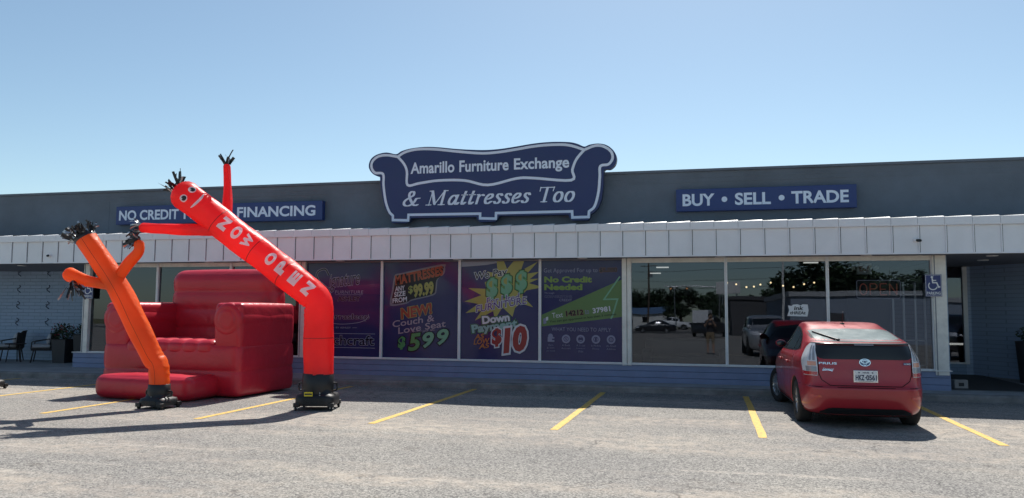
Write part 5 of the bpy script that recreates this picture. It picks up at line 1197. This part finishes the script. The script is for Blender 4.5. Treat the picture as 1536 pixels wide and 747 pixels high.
PKG = (interp([(1.8, 1.33), (4.1, 1.31)]), interp([(1.8, 1.36), (2.05, 1.74), (3.2, 1.74), (3.7, 1.52), (4.1, 1.33)]), ((1.95, 2.75), (2.84, 3.75)))
PKS = dict(lamp=(.66, .94, .95, 1.10), mir=(3.95, 1.38), w=.68, z0=1.34, z1=1.76, grille=(.72, 1.08, .58), plate=.56)
simple_car('pickup_truck', 'dark pickup truck facing the store, reflected in the tall window right of the post', 'pickup truck', PK, MT['paintblue'], 1.15, 4.65, .40, (10.3, 4.2), R_(3), PKG, PKS, None, None, (.0, 1.74, 1.10, 1.30, .98))
simple_car('pickup_truck', 'dark pickup truck with a white crate in its bed, reflected in the leftmost clear window', 'pickup truck', PK, MT['paintdark'], 1.15, 4.65, .40, (-1.0, -38), R_(198), PKG, PKS, None, None, (.0, 1.74, 1.10, 1.30, .98))
b = MB(); b.box(-.75, .75, -.6, .6, 0, 1.25, MT['paintwhite'], .05); tag(b.build('crate', None, (-.74, -38.82, 1.21)), 'large white crate standing in the bed of the reflected dark pickup', 'crate'); bpy.data.objects['crate'].rotation_euler = (0, 0, R_(198))
simple_car('pickup_truck', 'white pickup truck far across the road, reflected in the leftmost clear window', 'pickup truck', PK, MT['paintwhite'], 1.15, 4.65, .40, (-2.9, -92), R_(95), PKG, PKS, None, None, (.0, 1.74, 1.10, 1.30, .98))
# ================================================================== WHAT STANDS BEHIND THE CAMERA (mirrored in the windows)
MT['road'] = M('road_asphalt', (.085, .083, .08), .9, var=.2, vscale=2)
sheet('road', [(-400, -74), (400, -74), (400, -58), (-400, -58)], MT['road'], .006)
MT['grass'] = M('dry_grass', (.12, .115, .05), .95, var=.3, vscale=1)
sheet('grass_verge', [(-400, -400), (400, -400), (400, -110), (-400, -110)], MT['grass'], .006)
MT['trimgrey'] = M('trim_grey', (.34, .35, .36), .7); MT['bluewall'] = M('grey_blue_wall', (.22, .26, .32), .8, var=.1); MT['rooft'] = M('roof_dark', (.07, .07, .075), .8); MT['whitewall'] = M('white_wall', (.60, .60, .58), .8, var=.06); MT['bark'] = M('bark', (.06, .048, .038), .95, bump=.6, bscale=20); MT['wood'] = M('pole_wood', (.10, .075, .055), .9, var=.2); MT['blueroof'] = M('blue_roof', (.09, .16, .28), .6)
def house(name, label, x, y, w, d, h, wall, roofm, rz=0, ridge=0.0, wins=(), doors=()):
    t = thing(name, label, 'building', (x, y, 0), rz)
    b = MB(); b.box(-w / 2, w / 2, -d, 0, 0, h, wall); b.build('wall', t)
    b = MB()
    if ridge: b.add([(-w / 2 - .4, .4, h), (w / 2 + .4, .4, h), (w / 2 + .4, -d - .4, h), (-w / 2 - .4, -d - .4, h), (-w / 2 - .4, -d / 2, h + ridge), (w / 2 + .4, -d / 2, h + ridge)], [(0, 1, 5, 4), (2, 3, 4, 5), (1, 2, 5), (3, 0, 4), (0, 3, 2, 1)], roofm)
    else: b.box(-w / 2 - .15, w / 2 + .15, -d - .15, .15, h + .003, h + .35, roofm)
    b.build('roof', t)
    for wx, wz, ww, wh in wins:
        b = MB(); b.box(wx - ww / 2, wx + ww / 2, .002, .05, wz - wh / 2, wz + wh / 2, MT['frame'], .01); f = b.build('window', t)
        b = MB(); b.box(wx - ww / 2 + .06, wx + ww / 2 - .06, .045, .06, wz - wh / 2 + .06, wz + wh / 2 - .06, MT['carglass']); b.build('pane', f)
    for wx, ww, wh in doors: b = MB(); b.box(wx - ww / 2, wx + ww / 2, .002, .06, 0, wh, MT['rooft'], .01); b.build('door', t)
    return t
house('shop_building', 'low grey blue building with flat roof across the lot, reflected in the clear windows', 16.0, -24, 21, 14, 3.25, MT['bluewall'], MT['trimgrey'], R_(-3), 0, (), ((-7.5, 1.1, 2.1),))
house('workshop_building', 'dark low building left of the grey blue one, reflected in the middle clear window', 5.6, -46, 7.2, 12, 3.6, MT['rooft'], MT['rooft'], 0, 0, (), ((1.5, 1.1, 2.1),))
house('small_house', 'small white house with blue roof across the road, reflected in the leftmost clear window', -14.5, -112, 14, 9, 2.7, MT['whitewall'], MT['blueroof'], 0, 1.3, ((-4, 1.7, 1.2, 1.2), (3, 1.7, 1.2, 1.2)), ((0, 1.0, 2.1),))
house('far_store', 'long grey store across the road, reflected behind the left windows', -46, -86, 40, 18, 3.8, MT['bluewall'], MT['rooft'], 0, 0, ((-12, 1.8, 4, 2), (-4, 1.8, 4, 2), (8, 1.8, 4, 2)), ((2, 1.8, 2.3),))
# trees: trunk with limbs, crown of leaf clumps
rnd = random.Random(21)
def tree_mesh(seed):
    rnd = random.Random(seed); tr = MB(); cr = MB()
    tr.bar((0, 0, 0), (.1, .05, 2.2), .26, MT['bark'], 9, .19); tips = []
    for k in range(7):
        a = k * 2.4 + rnd.uniform(-.4, .4); l = rnd.uniform(1.4, 2.6); p = Vector((.1, .05, 1.8 + .25 * (k % 3))); q = p + Vector((l * math.cos(a), l * math.sin(a), rnd.uniform(1.2, 2.8))); tr.bar(p, q, .11, MT['bark'], 7, .05); tips.append(q)
        q2 = q + Vector((rnd.uniform(-1, 1), rnd.uniform(-1, 1), rnd.uniform(.5, 1.6))); tr.bar(q, q2, .05, MT['bark'], 5, .02); tips.append(q2)
    for q in tips + [Vector((0, 0, 5.2)), Vector((.5, .4, 6.0))]:
        for j in range(3):
            c = q + Vector((rnd.uniform(-.8, .8), rnd.uniform(-.8, .8), rnd.uniform(-.3, .9))); r = rnd.uniform(.55, 1.15); leaf_cloud(cr, c, (r, r, r * .75), 70, .42, [MT['leaf'], MT['leafd'], MT['leafd']], rnd)
    return tr, cr
kinds = []
for sd_ in (1, 2, 3):
    tr, cr = tree_mesh(sd_); kinds.append((tr, cr))
protos = []
spots = [(-13, -128, 1.5), (-6, -134, 1.7), (1, -126, 1.45), (-19, -130, 1.6), (7, -128, 1.35), (-27, -118, 1.5), (-36, -122, 1.7), (13, -112, 1.6), (-48, -120, 1.6), (-60, -118, 1.5), (22, -120, 1.6), (10.2, -42.5, 1.40), (14.2, -44, 1.34), (18.6, -45, 1.30), (-72, -112, 1.6), (31, -110, 1.5), (-5, -98, .9), (2.8, -66, .85)]
where = ['behind the reflected white house', 'behind the reflected white pickup', 'in the gap right of the reflected crate', 'at the left edge of the leftmost clear window', 'left of the reflected wooden pole top', 'past the far left of the white house', 'above the long grey store, second from its right end', 'behind the low dark building', 'above the middle of the long grey store', 'above the left half of the long grey store', 'far beyond the grey blue building', 'tallest over the grey blue building', 'second over the grey blue building', 'smallest over the right end of the grey blue building', 'at the left end of the long grey store', 'farthest right beyond the grey blue building', 'low and bushy right of the white house', 'low and bushy beside the low dark building']
for i, ((x, y, s_), wh) in enumerate(zip(spots, where)):
    k = i % 3
    if i < 3:
        t = thing('leafy_tree', None, None); kinds[k][0].build('trunk', t); kinds[k][1].build('crown', t); protos.append(t); o = t
    else: o = copy_tree(protos[k])
    o.location = (x, y, 0); s_ *= .70; o.scale = (s_ * 1.25, s_ * 1.25, s_); o.rotation_euler = (0, 0, i * 1.3)
    tag(o, 'green leafy tree ' + wh, 'tree', 'trees across the road')
# poles
def pole(name, label, cat, x, y, h, r, mat, arms=()):
    t = thing(name, label, cat, (x, y, 0)); b = MB(); b.bar((0, 0, 0), (0, 0, h), r, mat, 12, r * .7); b.build('pole', t)
    for nm, p, q, rr, m_ in arms: b = MB(); b.bar(p, q, rr, m_, 8); b.build(nm, t)
    return t
u = pole('utility_pole', 'wooden utility pole with crossarm and transformer, reflected in the leftmost clear window', 'pole', -8.8, -84, 10.2, .16, MT['wood'], (('crossarm', (-1.2, 0, 9.6), (1.2, 0, 9.6), .06, MT['wood']), ('transformer', (.34, 0, 7.9), (.34, 0, 8.8), .24, MT['steel'])))
b = MB()
for k, (zz, sag) in enumerate(((9.65, .9), (8.2, 1.0), (7.2, 1.1))):
    b.pipe([(-8.8 + (k - 1) * .5 + 60 * s_ - 30, -84 + 1.2 * (s_ - .5), zz - sag * 4 * (.25 - (s_ - .5) ** 2) * 1.0) for s_ in np.linspace(0, 1, 17)], .025, MT['dark'], 5)
tag(b.build('power_lines'), 'dark sagging power lines strung from the reflected wooden utility pole', 'wires')
pole('light_pole', 'tall pale lamp pole before the grey blue building, reflected in the middle clear window', 'light pole', 5.0, -23, 8.5, .10, MT['whitewall'], (('lamp_arm', (0, 0, 8.4), (0, 1.4, 8.7), .05, MT['whitewall']), ('lamp_head', (0, 1.2, 8.68), (0, 1.8, 8.72), .12, MT['steel'])))
pole('light_pole', 'short lamp pole by the road, reflected left of the middle of the leftmost clear window', 'light pole', -4.6, -76, 5.8, .08, MT['steel'], (('lamp_head', (0, 0, 5.8), (0, 0, 6.2), .2, MT['whitewall']),))
t = pole('traffic_signal', 'traffic signal mast with hanging signal heads, reflected in the leftmost clear window', 'traffic signal', 1.6, -72, 6.2, .11, MT['steel'], (('mast_arm', (0, 0, 5.9), (-7.5, 0, 6.0), .06, MT['steel']),))
MT['sig'] = M('signal_amber', (.8, .35, .1), .4, emit=(1, .35, .1), estr=1.0)
for x in (-6.6, -4.4):
    b = MB(); b.box(x - .18, x + .18, -.15, .15, 4.85, 5.9, MT['black'], .03); s_ = b.build('signal_head', t)
    for z in (5.65, 5.37, 5.10): b = MB(); b.lathe([(0, .12), (.02, .11), (.03, 0)], (x, .15, z), (0, 1, 0), MT['sig'] if z > 5.6 else MT['leafd'], 14); b.build('signal_lens', s_)
t = thing('street_sign', 'white roadside shop sign on two posts, reflected in the middle clear window', 'sign', (1.9, -52, 0))
b = MB(); b.box(-1.3, 1.3, -.1, .1, 4.4, 5.6, MT['whitewall'], .03); b.build('sign_panel', t)
for x in (-.9, .9): b = MB(); b.bar((x, 0, 0), (x, 0, 4.4), .09, MT['steel'], 10); b.build('post', t)
# ---- the person holding the phone
def person():
    t = thing('person', 'person in dark shirt and khaki shorts holding a phone, reflected in leftmost clear window', 'person', (.0, -.42, 0))
    MT['skin'] = M('skin', (.42, .25, .17), .5); MT['shirt'] = M('dark_shirt', (.03, .032, .04), .9); MT['khaki'] = M('khaki', (.24, .18, .11), .9); MT['hair'] = M('brown_hair', (.03, .02, .013), .6); MT['shoe'] = M('shoe', (.02, .02, .022), .6)
    V = [(0, 0, .95), (0, 0, 1.12), (0, .0, 1.30), (0, -.01, 1.46), (0, .01, 1.55), (0, .02, 1.63), (0, .025, 1.72)]
    Rr = [.15, .145, .165, .12, .058, .085, .088]; E = [(0, 1), (1, 2), (2, 3), (3, 4), (4, 5), (5, 6)]
    def add(p, r, fr): V.append(p); Rr.append(r); E.append((fr, len(V) - 1)); return len(V) - 1
    for s_ in (-1, 1):
        h = add((s_ * .10, 0, .88), .11, 0); k = add((s_ * .115, .01, .49), .062, h); c = add((s_ * .118, -.01, .32), .058, k); a = add((s_ * .12, -.02, .09), .038, c); add((s_ * .13, .10, .04), .036, a)
        sh = add((s_ * .19, -.01, 1.42), .062, 3); el = add((s_ * .23, .12, 1.20), .045, sh); w = add((s_ * .08, .33, 1.50), .03, el); add((s_ * .065, .36, 1.56), .034, w)
    me = bpy.data.meshes.new('person_body'); me.from_pydata(V, E, []); o = bpy.data.objects.new('body', me); COL.objects.link(o)
    md = o.modifiers.new('skin', 'SKIN'); sl = me.skin_vertices[0].data
    for i, r in enumerate(Rr): sl[i].radius = (r, r * (.72 if i in (0, 1, 2) else 1))
    sl[0].use_root = True
    sb = o.modifiers.new('sub', 'SUBSURF'); sb.levels = 2; sb.render_levels = 2
    dg = bpy.context.evaluated_depsgraph_get(); m2 = bpy.data.meshes.new_from_object(o.evaluated_get(dg)); o.modifiers.clear(); o.data = m2; o.parent = t
    for m_ in ('skin', 'shirt', 'khaki', 'shoe'): m2.materials.append(MT[m_])
    for p in m2.polygons:
        c = p.center; p.use_smooth = True; arm = (c.y > .10 and c.z > 1.16)
        p.material_index = 3 if c.z < .085 else 0 if (c.z < .50 or c.z > 1.50 or arm) else 2 if c.z < .98 else 1
    b = MB(); b.ball((0, .01, 1.70), .108, MT['hair'], 16, (.92, 1.0, 1.0)); b.v = [(x, min(y, .06) if z < 1.74 else y, max(z, 1.60)) for x, y, z in b.v]; b.build('hair', t)
    for s_ in (-1, 1):
        b = MB(); b.ball((s_ * .034, .108, 1.685), .012, MT['dark'], 8); b.build('eye', t)
        b = MB(); b.ball((s_ * .092, .02, 1.67), .022, MT['skin'], 8, (.4, .8, 1.2)); b.build('ear', t)
        b = MB()
        for f_ in range(4): z = 1.535 + f_ * .019; b.pipe([(s_ * .072, .355, z), (s_ * .064, .388, z + .003), (s_ * (.036 + .004 * f_), .396, z + .004)], .0085, MT['skin'], 7)
        b.pipe([(s_ * .068, .345, 1.545), (s_ * .05, .352, 1.60), (s_ * .034, .360, 1.615)], .010, MT['skin'], 7); b.build('fingers', t)
    b = MB(); b.ball((0, .118, 1.655), .018, MT['skin'], 8, (.8, 1, 1.3)); b.box(-.024, .024, .098, .108, 1.612, 1.620, MT['petal']); b.build('nose', t)
    b = MB(); b.box(-.078, .078, .372, .381, 1.535, 1.612, MT['black'], .003); tag(b.build('phone', None, (0, -.42, .02)), 'black phone held up sideways in both hands by the reflected person', 'phone')
person()
